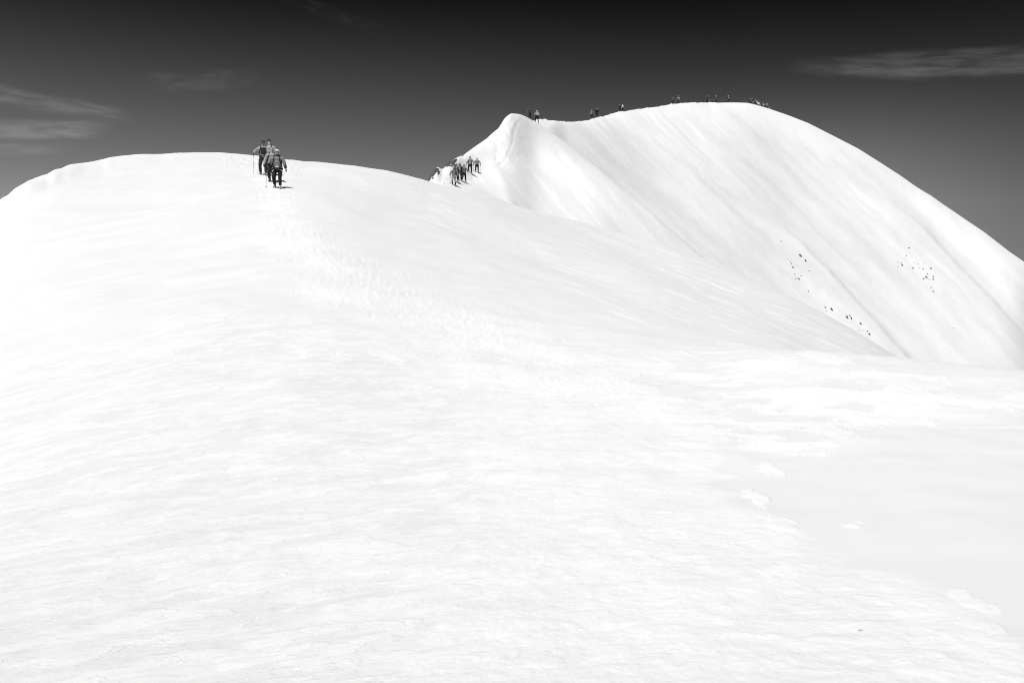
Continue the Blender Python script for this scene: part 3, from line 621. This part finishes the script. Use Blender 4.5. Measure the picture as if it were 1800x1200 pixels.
    bm_obj('jacket', skin([(Vj, Ej, [(0.195, 0.145), (0.180, 0.138), (0.208, 0.150), (0.178, 0.125), 0.080, 0.092, 0.078, 0.060, 0.092, 0.078, 0.060])]), jm, root)
    if sleeve is not None:
        ch = []
        for a, b in ((elL, hL), (elR, hR)):
            a0 = a+(b-a)*-0.05; ch.append(([a0, a+(b-a)*0.5, b-(b-a)*0.03], [(0, 1), (1, 2)], [0.080, 0.072, 0.064]))
        for c_ in ch: bm_obj('sleeve_panel', skin([c_]), fabric(sleeve), root)
    if vest is not None:
        bm = bmesh.new(); box(bm, chs+V3(0, -0.125, -0.06), (0.20, 0.08, 0.34), 0.03); bm_obj('chest_panel', bm, fabric(vest), root)
    # trousers
    Vt = [pel, hipL, knL, lf+V3(0, 0, 0.03), hipR, knR, rf+V3(0, 0, 0.03)]; Et = [(0, 1), (1, 2), (2, 3), (0, 4), (4, 5), (5, 6)]
    bm_obj('trousers', skin([(Vt, Et, [(0.175, 0.13), (0.105, 0.112), 0.082, 0.066, (0.105, 0.112), 0.082, 0.066])]), fabric(trousers), root)
    for ft, toe, kn in ((lf, toeL, knL), (rf, toeR, knR)):
        b_ = bm_obj('boot', skin([([ft+V3(0, 0.03, 0.10), ft+V3(0, 0.03, -0.03), ft+V3(0, -0.06, -0.045), toe+V3(0, -0.015, 0.0)], [(0, 1), (1, 2), (2, 3)], [(0.058, 0.062), (0.052, 0.05), (0.048, 0.04), (0.04, 0.03)])]), fabric(boots, 0.6), root)
        bm = bmesh.new()
        for cy_ in (-0.11, -0.06, 0.0, 0.05):
            for cx in (-0.035, 0.035): tube(bm, [ft+V3(cx, cy_, -0.07), ft+V3(cx*1.15, cy_-0.01, -0.105)], [0.008, 0.003], 5)
        tube(bm, [ft+V3(-0.04, -0.13, -0.072), ft+V3(-0.045, 0.05, -0.072), ft+V3(0.045, 0.05, -0.072), ft+V3(0.04, -0.13, -0.072)], 0.006, 5)
        bm_obj('crampon', bm, hard(0.3, 0.35, 0.8), b_)
        if gaiter is not None:
            bm_obj('gaiter', skin([([ft+(kn-ft)*0.75, ft+(kn-ft)*0.35, ft+V3(0, 0, 0.02)], [(0, 1), (1, 2)], [0.080, 0.076, 0.070])]), fabric(gaiter), root)
    gm = fabric(gloves, 0.6)
    bm_obj('glove', fuse(skin(hand_chains(hL, hL-elL, 1))), gm, root); bm_obj('glove', fuse(skin(hand_chains(hR, hR-elR, -1))), gm, root)
    # headwear
    bm = bmesh.new(); c = hm+V3(0, 0.008, 0.025)
    if head == 'helmet':
        ball(bm, c, (0.104, 0.128, 0.104), 3, cut=-0.002)
        hobj = bm_obj('helmet', bm, hard(hat, 0.3), root)
        bm = bmesh.new(); tube(bm, [c+V3(-0.088, -0.01, 0), hb_+V3(-0.06, -0.03, 0), hb_+V3(0, -0.085, -0.035), hb_+V3(0.06, -0.03, 0), c+V3(0.088, -0.01, 0)], 0.007, 5); bm_obj('chin_strap', bm, fabric(0.05), hobj)
        for sx in (-1, 1):
            bm = bmesh.new(); tube(bm, [c+V3(sx*0.045, -0.085, 0.068), c+V3(sx*0.052, 0.0, 0.09), c+V3(sx*0.045, 0.08, 0.075)], 0.009, 5); bm_obj('vent', bm, hard(hat*0.35, 0.5), hobj)
    elif head == 'cap':
        ball(bm, c, (0.098, 0.112, 0.098), 3, cut=0.0); hobj = bm_obj('cap', bm, fabric(hat), root)
        bm = bmesh.new(); ball(bm, c+V3(0, -0.115, 0.006), (0.072, 0.062, 0.012), 2); bm_obj('visor', bm, fabric(hat*0.8), hobj)
    elif head == 'beanie':
        ball(bm, c, (0.100, 0.114, 0.112), 3, cut=-0.012); hobj = bm_obj('beanie', bm, fabric(hat), root)
        bm = bmesh.new(); tube(bm, [c+V3(0.099*math.cos(a), 0.113*math.sin(a), -0.004) for a in np.linspace(0, 2*math.pi, 17)], 0.013, 6, caps=False); bm_obj('brim', bm, fabric(hat*0.75), hobj)
        bm = bmesh.new(); ball(bm, c+V3(0, 0.01, 0.118), (0.026, 0.026, 0.026), 2); bm_obj('pompom', bm, fabric(hat*0.6), hobj)
    elif head == 'hood':
        hobj = bm_obj('hood', skin([([nck+V3(0, 0.02, 0), hb_+V3(0, 0.035, 0.01), hm+V3(0, 0.03, 0.005), ht+V3(0, 0.02, 0.01)], [(0, 1), (1, 2), (2, 3)], [(0.085, 0.08), (0.098, 0.082), (0.108, 0.10), (0.075, 0.08)])]), fabric(hat), root)
    if glasses:
        bm = bmesh.new()
        tube(bm, [hm+V3(-0.080, -0.01, 0.010), hm+V3(-0.062, -0.070, 0.008), hm+V3(-0.03, -0.096, 0.006), hm+V3(0, -0.102, 0.010), hm+V3(0.03, -0.096, 0.006), hm+V3(0.062, -0.070, 0.008), hm+V3(0.080, -0.01, 0.010)], [0.006, 0.017, 0.020, 0.008, 0.020, 0.017, 0.006], 8, 1.0)
        bm_obj('sunglasses', bm, hard(0.015, 0.12), root)
    if scarf is not None:
        bm = bmesh.new(); tube(bm, [nck+V3(0.075*math.cos(a), 0.07*math.sin(a)-0.005, -0.005) for a in np.linspace(0, 2*math.pi, 15)], 0.026, 7, caps=False); bm_obj('scarf', bm, fabric(scarf), root)
    if pack is not None:
        bm = bmesh.new(); box(bm, chs+V3(0, 0.235, -0.03), (0.31, 0.19, 0.50), 0.06, taper=0.86); bo = bm_obj('backpack', bm, fabric(pack), root)
        bm = bmesh.new(); box(bm, chs+V3(0, 0.24, 0.235), (0.27, 0.18, 0.09), 0.04); bm_obj('lid', bm, fabric(pack*0.7+0.01), bo)
        for sx in (-1, 1):
            bm = bmesh.new(); q = [top+V3(sx*0.10, 0.13, 0.0), top+V3(sx*0.105, 0.02, 0.105), top+V3(sx*0.115, -0.09, 0.05), chs+V3(sx*0.125, -0.150, 0.0), wst+V3(sx*0.165, -0.12, 0.03), wst+V3(sx*0.16, 0.05, 0.02)]
            tube(bm, q, 0.024, 8, 0.5); bm_obj('shoulder_strap', bm, fabric(strap), bo)
        bm = bmesh.new(); tube(bm, [chs+V3(-0.125, -0.158, 0.02), chs+V3(0, -0.168, 0.02), chs+V3(0.125, -0.158, 0.02)], 0.011, 6); bm_obj('chest_strap', bm, fabric(strap), bo)
    if harness is not None:
        bm = bmesh.new(); tube(bm, [pel+V3(0.194*math.cos(a), 0.150*math.sin(a), 0.03) for a in np.linspace(0, 2*math.pi, 19)], 0.018, 6, caps=False)
        ho = bm_obj('harness_belt', bm, fabric(harness), root)
        for hp in (hipL, hipR):
            bm = bmesh.new(); tube(bm, [hp+V3(0.120*math.cos(a), 0.128*math.sin(a), -0.07+0.055*math.cos(a)*(-1 if hp.x > 0 else 1)-0.03*math.sin(a)) for a in np.linspace(0, 2*math.pi, 15)], 0.014, 6, caps=False); bm_obj('leg_loop', bm, fabric(harness), ho)
        bm = bmesh.new(); tube(bm, [pel+V3(0.015*math.cos(a), -0.170, -0.01+0.035*math.sin(a)) for a in np.linspace(0, 2*math.pi, 11)], 0.006, 5); bm_obj('carabiner', bm, hard(0.6, 0.3, 0.9), ho)
    M = Matrix.Translation(Vector((x, y, z))) @ Matrix.Rotation(facing, 4, 'Z') @ Matrix.Diagonal((k*1.09, k*1.06, k, 1))
    gripR = M @ (hR+(hR-elR).normalized()*0.075+V3(0.012, 0, 0)); gripL = M @ (hL+(hL-elL).normalized()*0.075+V3(-0.012, 0, 0))
    for sd_, tip, plabel in poles:
        gp = gripR if sd_ == 'R' else gripL
        tx, ty, tz = tip if len(tip) == 3 else (0, 0, 0)
        tp = gp+Vector((tx, ty, tz)) if tz != 'g' else Vector((gp.x+tx, gp.y+ty, sheet.H(gp.x+tx, gp.y+ty)+0.01))
        trekking_pole(gp, tp, plabel)
    return root, gripL, gripR
def trekking_pole(a, b, label, r_=0.010):
    d = (b-a).normalized(); o = empty('trekking_pole', b); tag(o, label, 'trekking pole', 'trekking poles of the climbers')
    a_ = a-b; z0 = Vector((0, 0, 0))
    bm = bmesh.new(); tube(bm, [a_+d*0.06, z0-d*0.05], [r_, r_*0.7], 6); bm_obj('shaft', bm, hard(0.35, 0.3, 0.6), o)
    bm = bmesh.new(); tube(bm, [a_-d*0.07, a_-d*0.05, a_+d*0.02, a_+d*0.08], [0.012, 0.019, 0.016, 0.013], 8); bm_obj('grip', bm, fabric(0.03), o)
    bm = bmesh.new(); tube(bm, [z0-d*0.065, z0-d*0.055, z0-d*0.05], [0.018, 0.045, 0.012], 10); bm_obj('basket', bm, fabric(0.03), o)
    return o
def rope(pts, label, r_=0.011):
    pts = [Vector(p) for p in pts]; c = pts[0].copy(); bm = bmesh.new(); tube(bm, [p-c for p in pts], r_, 5)
    o = bm_obj('climbing_rope', bm, fabric(0.25)); o.location = c; tag(o, label, 'rope', 'climbing ropes'); return o

G1 = 'four climbers coming down the near snow path'
P = {}
P['a'] = person('dark-helmeted climber in a pale open jacket, arm out on a pole, left of the four', A, 463, 307.5, 61, jacket=0.34, vest=0.02, trousers=0.03, head='helmet', hat=0.03, skin_v=0.28, strap=0.02, pack=0.06,
    hands=((-0.42, -0.16, 1.06), (0.24, -0.22, 1.0)), step=0.10, group=G1, harness=0.12, boots=0.3, gaiter=0.03, facing=R(4),
    poles=[('R', (0.0, -0.02, 'g'), 'upright trekking pole held out by the dark-helmeted climber at the left'), ('L', (-0.55, 0.25, 'g'), 'slanting trekking pole behind the dark-helmeted climber')])
P['b'] = person('tallest climber, dark beanie and bright face, standing behind the white-capped leader', A, 473.5, 309, 64, jacket=0.42, trousers=0.02, head='beanie', hat=0.05, skin_v=0.62, strap=0.1, pack=0.08,
    hands=((-0.30, -0.08, 0.84), (0.33, 0.02, 0.86)), step=0.12, group=G1, harness=0.05, boots=0.2, gaiter=0.03, glasses=False)
P['c'] = person('climber in hooded pale grey jacket, half hidden behind the white-capped leader', A, 478.5, 320, 62, jacket=0.38, trousers=0.02, head='hood', hat=0.22, skin_v=0.5, strap=0.02, pack=0.06,
    hands=((-0.36, -0.06, 0.90), (0.30, 0.05, 0.84)), step=0.14, group=G1, harness=0.03, boots=0.1, glasses=False)
P['d'] = person('climber leading the near four, white cap, dark glasses and grey pullover', A, 488, 331, 68.5, jacket=0.24, trousers=0.012, head='cap', hat=0.8, skin_v=0.42, sleeve=0.012, strap=0.008, pack=0.05,
    hands=((-0.40, -0.06, 0.98), (0.37, -0.02, 0.80)), step=0.15, group=G1, harness=0.8, boots=0.45, scarf=0.02,
    poles=[('R', (-0.04, -0.1, 'g'), 'thin trekking pole planted beside the white-capped leader')])
G2 = 'six climbers on the snow shoulder below the small peak'
P['e'] = person('climber in pale jacket, light trousers and dark gaiters, lowest of the shoulder six', B, 798, 326.5, 32.5, lean=0.10, jacket=0.24, trousers=0.30, gaiter=0.015, head='helmet', hat=0.35, skin_v=0.21, group=G2, harness=0.03,
    hands=((-0.33, -0.12, 0.92), (0.30, -0.10, 0.95)), step=0.12, poles=[('R', (0.0, -0.06, 'g'), 'trekking pole of the lowest climber on the snow shoulder')])
P['f'] = person('climber with dark beanie hidden behind the lowest of the six', B, 802, 320, 30, facing=R(12), lean=0.10, jacket=0.17, trousers=0.008, head='beanie', hat=0.02, group=G2, harness=0.03, hands=((-0.26, -0.1, 0.86), (0.34, -0.05, 0.88)))
P['g'] = person('dark-clad climber with pale chest bands between two paler companions', B, 808.5, 317.5, 29, facing=R(-10), lean=0.08, jacket=0.08, vest=0.3, trousers=0.008, head='hood', hat=0.04, skin_v=0.17, group=G2, harness=0.25, hands=((-0.27, -0.12, 0.9), (0.28, -0.1, 0.9)), step=0.1)
P['h'] = person('pale-jacketed climber with dark strap and wide stance, right of the lower four', B, 815.5, 318.5, 30.5, facing=R(14), lean=0.03, jacket=0.22, trousers=0.008, head='helmet', hat=0.2, skin_v=0.21, group=G2, harness=0.2, strap=0.01, sleeve=0.2, hands=((-0.28, -0.05, 0.82), (0.36, -0.12, 1.0)), step=0.18)
P['i'] = person('climber in light jacket, dark cap and black trousers, left of the upper pair', B, 826.5, 304.5, 29.5, facing=R(-6), lean=0.02, jacket=0.31, trousers=0.008, head='cap', hat=0.02, skin_v=0.32, group=G2, harness=0.3, strap=0.05, hands=((-0.38, -0.06, 0.88), (0.32, -0.06, 0.92)), step=0.06)
P['j'] = person('white-helmeted climber with poles, right of the upper pair on the shoulder', B, 838.5, 303.5, 26, jacket=0.29, trousers=0.008, head='helmet', hat=0.8, skin_v=0.24, group=G2, harness=0.03, strap=0.02, hands=((-0.38, -0.14, 0.92), (0.38, -0.14, 0.92)), step=0.12,
    poles=[('R', (-0.02, -0.08, 'g'), 'left trekking pole of the white-helmeted climber on the shoulder'), ('L', (0.04, -0.08, 'g'), 'right trekking pole of the white-helmeted climber on the shoulder')])
G3 = 'climbers strung out along the summit crest'
P['k'] = person('dark hooded climber with raised arm on the crest beside the small peak', B, 931.5, 209.8, 19.5, jacket=0.045, trousers=0.008, head='hood', hat=0.02, group=G3, harness=0.02, gloves=0.4, hands=((-0.34, -0.20, 1.42), (0.20, -0.22, 1.12)), step=0.08,
    poles=[('R', (0.02, 0.0, -1.1), 'upright pole in the hand of the dark hooded climber')])
P['l'] = person('white-helmeted climber in pale jacket with dark pack stepping down beside the small peak', B, 944, 216, 22, jacket=0.34, trousers=0.008, head='helmet', hat=0.85, group=G3, facing=R(200), pack=0.4, harness=0.02, sleeve=0.02, hands=((-0.30, 0.0, 0.9), (0.38, -0.02, 0.78)), step=0.16)
P['m'] = person('pale slender climber with bright helmet, left of the pair in the dip of the crest', C, 1040.5, 207.8, 14.8, facing=R(-20), lean=0.1, jacket=0.24, trousers=0.008, head='helmet', hat=0.7, group=G3, harness=0.2,
    hands=((-0.28, -0.1, 0.9), (0.26, -0.2, 1.3)), step=0.1)
P['n'] = person('broad black-clad climber, right of the pair in the dip of the crest', C, 1049.3, 206.3, 16, facing=R(15), jacket=0.012, trousers=0.008, head='helmet', hat=0.5, group=G3, harness=0.02, step=0.08, hands=((-0.30, -0.1, 0.95), (0.32, -0.1, 0.95)))
P['o'] = person('black-clad climber with pale cap, left of the close pair on the rising crest', C, 1089.8, 195.8, 12.2, jacket=0.02, trousers=0.008, head='cap', hat=0.6, group=G3, step=0.06)
P['p'] = person('climber with bright pack and black trousers, right of the close pair on the rising crest', C, 1094.6, 196.0, 12, jacket=0.34, trousers=0.008, head='helmet', hat=0.7, group=G3, facing=R(170), pack=0.5, step=0.12)
P['q'] = person('dark slim climber with dark headwear nearing the flat summit', C, 1183.2, 183.6, 13, facing=R(35), jacket=0.10, trousers=0.008, head='beanie', hat=0.03, group=G3, step=0.05)
P['r'] = person('climber with white helmet, pale jacket and black trousers nearing the flat summit', C, 1192.6, 182.4, 13.6, facing=R(-40), lean=0.08, jacket=0.29, trousers=0.008, head='helmet', hat=0.85, group=G3, step=0.05, pack=0.35)
P['s'] = person('dark climber, first on the rope of three on the summit', C, 1242.6, 181.1, 12.6, facing=R(20), jacket=0.06, trousers=0.008, head='helmet', hat=0.35, group=G3, step=0.03)
P['t'] = person('white-helmeted dark climber, middle of the rope of three on the summit', C, 1259.6, 180.8, 12.4, facing=R(-60), jacket=0.10, trousers=0.008, head='helmet', hat=0.85, group=G3, step=0.12)
P['u'] = person('white-helmeted climber with pale pack and raised arm, last on the rope of three', C, 1279.6, 180.4, 12.3, facing=R(30), jacket=0.05, trousers=0.008, head='helmet', hat=0.85, group=G3, step=0.08, vest=0.4, hands=((-0.25, -0.1, 0.9), (0.40, -0.15, 1.25)))
def span(a, b, sag, n=14): return [a.lerp(b, t)-Vector((0, 0, 4*sag*t*(1-t))) for t in np.linspace(0, 1, n)]
def belt(key): return P[key][0].location+Vector((0, 0, 1.0))
rope(span(belt('s'), belt('t'), 0.25), 'slack rope between the first two of the three summit climbers', 0.02)
rope(span(belt('t'), belt('u'), 0.35), 'slack rope between the last two of the three summit climbers', 0.02)
def behind_crest(sheet, px, py):
    i = int(round(np.interp(px, sheet.px, np.arange(len(sheet.px))))); c = sheet.py[i]; j0 = int(np.argmin(c)); j = j0+int(np.argmax(c[j0:] >= py)); return sheet.Y[j]
G4 = 'crowd resting on the far edge of the summit'
crowd = [(1318.9, 172.8, 0.02, 'helmet', 0.9, 'black-jacketed climber with bright white helmet, leftmost of the resting crowd'),
 (1321.8, 172.6, 0.015, 'cap', 0.55, 'black-clad climber with pale cap, second in the resting crowd'),
 (1324.3, 172.8, 0.012, 'hood', 0.012, 'all-black hooded climber in the resting crowd'),
 (1327.6, 173.3, 0.55, 'hood', 0.5, 'tall climber in a hooded pale jacket beside the black-clad ones of the crowd'),
 (1330.4, 176.0, 0.5, 'cap', 0.5, 'climber in pale cap and jacket stooping in the left half of the crowd'),
 (1333.6, 177.8, 0.6, 'cap', 0.4, 'climber in very pale jacket near the middle of the crowd'),
 (1335.8, 180.6, 0.3, 'helmet', 0.9, 'low climber with gleaming white helmet in the middle of the crowd'),
 (1339.3, 179.2, 0.015, 'cap', 0.35, 'black-jacketed climber with grey cap right of the crowd middle'),
 (1342.0, 180.6, 0.55, 'hood', 0.5, 'hooded pale climber just right of the black-jacketed one'),
 (1346.4, 183.0, 0.12, 'helmet', 0.3, 'small grey climber in the right part of the crowd'),
 (1348.2, 180.4, 0.28, 'beanie', 0.01, 'climber with black headwear standing up in the right part of the crowd'),
 (1350.6, 183.6, 0.10, 'beanie', 0.10, 'dark grey climber second from the right end of the crowd'),
 (1354.6, 186.6, 0.16, 'helmet', 0.7, 'grey climber with pale helmet at the right end of the crowd')]
for i, (cx, ty, jv, hd, hv, lb) in enumerate(crowd):
    yy = behind_crest(C, cx, ty+10.6)
    root, _, _ = person(lb, C, cx, HOR-(C.H((cx-900)/F*yy, yy)-CZ)/yy*F, 10.6, jacket=jv, trousers=[0.02, 0.05, 0.15][i % 3], head=hd, hat=hv, group=G4, y=yy, fixed_h=1.7+0.06*((i*7) % 3-1),
           facing=R([0, 40, -60, 160, 90, -30][i % 6]), step=0.05, pack=[0.05, 0.3, None][i % 3])

# ---------------------------------------------------------------- rocks
def rock(sheet, px, py, wpx, hpx, label, group, ymin=0, seed=0, tilt=0.0, sink=0.25):
    x, y, z = sheet.at(px, py, ymin); rr = random.Random(seed*31+5); k0 = 0.88 if sheet is C else 1.12 if sheet is B else 1.0; w_ = wpx*y/F*k0; h_ = hpx*y/F*k0
    bm = bmesh.new(); bmesh.ops.create_icosphere(bm, subdivisions=3, radius=0.5)
    pl = [(Vector((rr.uniform(-1, 1), rr.uniform(-1, 1), rr.uniform(-0.6, 1))).normalized(), rr.uniform(0.26, 0.42)) for _ in range(11)]
    o3 = Vector((rr.uniform(0, 50), rr.uniform(0, 50), 0))
    for v in bm.verts:
        for n_, d_ in pl:                       # cleave flat faces off
            e = v.co.dot(n_)-d_
            if e > 0: v.co -= n_*e
        k_ = 1+0.22*float(perlin(np.array(v.co.x*5+o3.x), np.array(v.co.z*5+v.co.y*3+o3.y), seed % 7)); v.co *= k_*1.25
        v.co = Vector((v.co.x*w_, v.co.y*max(w_, h_)*0.8, v.co.z*h_))
        v.co = Matrix.Rotation(tilt, 3, 'Y') @ v.co
    o = bm_obj('rock', bm, ROCK_BARE if sheet is B else ROCK, None, False); o.location = (x, y+0.1*w_, z+h_*(0.5-sink)*0.3); tag(o, label, 'rock', group); return o
def rocks(sheet, grp, ymin, seed, tilt, rows):
    for i, (a, b, c, d, lb) in enumerate(rows): rock(sheet, a, b, c, d, lb, grp, ymin, seed+i, tilt=tilt+0.12*(i % 3))
rocks(B, 'rocks of the lower outcrop left of the shoulder climbers', 78, 1, 0.5, [
 (752.5, 320, 6, 3.5, 'flat dark rock where the near snow slope cuts the lower outcrop'), (756, 315.5, 6, 7, 'lowest large block of the lower outcrop'), (759.5, 310, 7, 8, 'second block up on the lower outcrop skyline'),
 (763.5, 307, 8, 8, 'broad middle block of the lower outcrop'), (766.5, 301.5, 7, 9, 'tall topmost block of the lower outcrop'), (768.8, 303, 6, 8, 'right-hand block against the snow lip, top of the lower outcrop'),
 (761.5, 314.5, 3.4, 3.4, 'small rock in the snow just right of the lowest large block'), (770.2, 306.5, 3, 4, 'small separate rock right of the lower outcrop')])
rocks(B, 'rocks of the upper outcrop left of the shoulder climbers', 84, 20, 0.6, [
 (786.5, 290.5, 3.4, 3.4, 'small leftmost rock of the upper outcrop'), (788.5, 292.5, 7, 6, 'lower left block of the upper outcrop'), (792, 288.5, 8, 7, 'middle skyline block of the upper outcrop'), (796, 287.5, 8, 10, 'largest block of the upper outcrop'),
 (799, 284, 4.6, 9, 'narrow upright block topping the upper outcrop'), (793.5, 293, 6, 6, 'low block at the snow edge of the upper outcrop'), (798, 293, 6, 7, 'low right block just above the climbers on the upper outcrop')])
rock(B, 812.5, 274, 4.5, 3.2, 'small dark rock on the skyline above the upper pair of shoulder climbers', None, 90, 40)
rock(B, 781.5, 324.5, 2, 1.8, 'lone pebble-sized rock in the snow left of the lowest shoulder climber', None, 78, 41)
rocks(C, 'rocks along the left snow rib of the summit dome', 120, 50, -0.6, [
 (1373, 424.5, 2.2, 4, 'topmost tiny rock on the left rib of the dome'), (1407.5, 450.5, 3.4, 8, 'tall black rock on the left rib of the dome'), (1416, 459.5, 3.6, 6, 'black rock on the left rib just below the tall one'),
 (1422.5, 476.5, 1.8, 3, 'speck of rock below the pair of black rocks on the left rib')])
rocks(C, 'thin broken line of rocks on the summit dome', 120, 60, -0.5, [
 (1385, 456, 1.8, 2, 'tiny rock at the upper left start of the thin line on the dome'), (1389, 460, 1.8, 2, 'second tiny rock down the thin line on the dome'), (1391, 464, 1.8, 3.5, 'third rock down the thin line on the dome'),
 (1394, 470, 3.0, 5.5, 'darkest, largest rock of the thin line on the dome'), (1397.5, 482, 1.8, 4, 'upright sliver of rock below the largest one of the thin line'), (1398.5, 491, 1.6, 3.5, 'faint sliver at the lower left bend of the thin line'),
 (1402, 488, 1.8, 2.5, 'small rock between the two slivers and the slanting rock'), (1404.5, 491.5, 2.4, 5, 'slanting rock near the lower end of the thin line'), (1408.5, 485.5, 2.0, 3.6, 'rock off to the right of the thin line near its lower end'), (1421.5, 512.5, 1.8, 4, 'lone rock well below the thin line')])
rocks(C, 'rocks at the foot of the left rib of the dome', 110, 80, -0.4, [
 (1450.5, 541, 2.2, 5, 'slender rock at the left end of the row above the near slope'), (1452.5, 547.5, 1.6, 3.5, 'sliver touching the near slope edge, left end of the row'), (1462, 544.5, 4, 7, 'stout black rock second from the left in the row'), (1489, 558.5, 4, 8, 'large dark rock in the middle of the row'),
 (1494, 555, 2.2, 5, 'small rock just above the middle of the row'), (1496.5, 561, 2.2, 7, 'long thin rock right of the large one in the row'), (1513, 569.5, 2.4, 7, 'upright rock right of the middle of the row'), (1510, 581.5, 1.6, 3, 'tiny rock below the upright one, at the near slope edge'),
 (1524.5, 583, 2.0, 5, 'thin rock next to last in the row'), (1528, 588.5, 3.0, 7, 'dark rock ending the row at the lower right')])
rocks(C, 'scattered rocks on the right flank of the summit dome', 110, 100, -0.5, [
 (1597, 436, 4.6, 2.8, 'highest rock of the right cluster, a slanting streak'), (1593, 449.5, 3.2, 2, 'faint streak of rock below the highest one of the right cluster'), (1578, 460, 2, 1.8, 'speck at the upper left corner of the right cluster'), (1583.5, 461.5, 2.3, 2.2, 'small rock joined to the top of the left curved rock'),
 (1585.8, 466, 2.8, 6.5, 'upright curved rock at the left of the right cluster'), (1578.5, 470, 1.8, 3, 'speck at the lower left corner of the right cluster'), (1605.5, 472, 3.2, 4.4, 'slanting rock midway between the curved rock and the dense clump'), (1603, 470, 1.8, 1.8, 'speck beside the midway slanting rock'),
 (1607.5, 461.5, 1.8, 1.6, 'speck above the midway slanting rock'), (1613.5, 464, 2.2, 1.8, 'small rock right of the speck above the midway rock'), (1624.5, 462, 2, 1.8, 'lone speck high at the right of the cluster'), (1634.5, 470.5, 6, 2.6, 'wide hooked rock at the upper right of the cluster'),
 (1637, 473, 2.4, 3.6, 'drooping tip of the wide hooked rock'), (1622, 472, 5, 1.8, 'thin streak left of the wide hooked rock'), (1616.5, 471, 1.8, 1.8, 'speck at the left end of the thin streak'), (1630, 481.5, 4, 2.8, 'rock crowning the dense clump'),
 (1623.5, 490.5, 3, 4.6, 'left block of the dense clump'), (1628.5, 488.5, 3.2, 6, 'central slanting block of the dense clump'), (1633, 492, 1.8, 3, 'small chip at the lower right of the central block'), (1640.5, 487, 3, 4, 'upper block of the right-hand pair in the dense clump'),
 (1639.5, 491, 5.5, 2.6, 'flat lower block of the right-hand pair in the dense clump'), (1637, 505.5, 1.8, 4, 'thin rock trailing below the dense clump'), (1640.8, 513, 2.8, 4.5, 'lowest rock trailing below the right cluster'), (1676.5, 577, 1.8, 1.8, 'isolated speck far below the right cluster')])
rock(A, 1512, 1108, 9, 3.5, 'tiny dark stone chip lying on the trodden foreground snow at lower right', None, 0, 140)
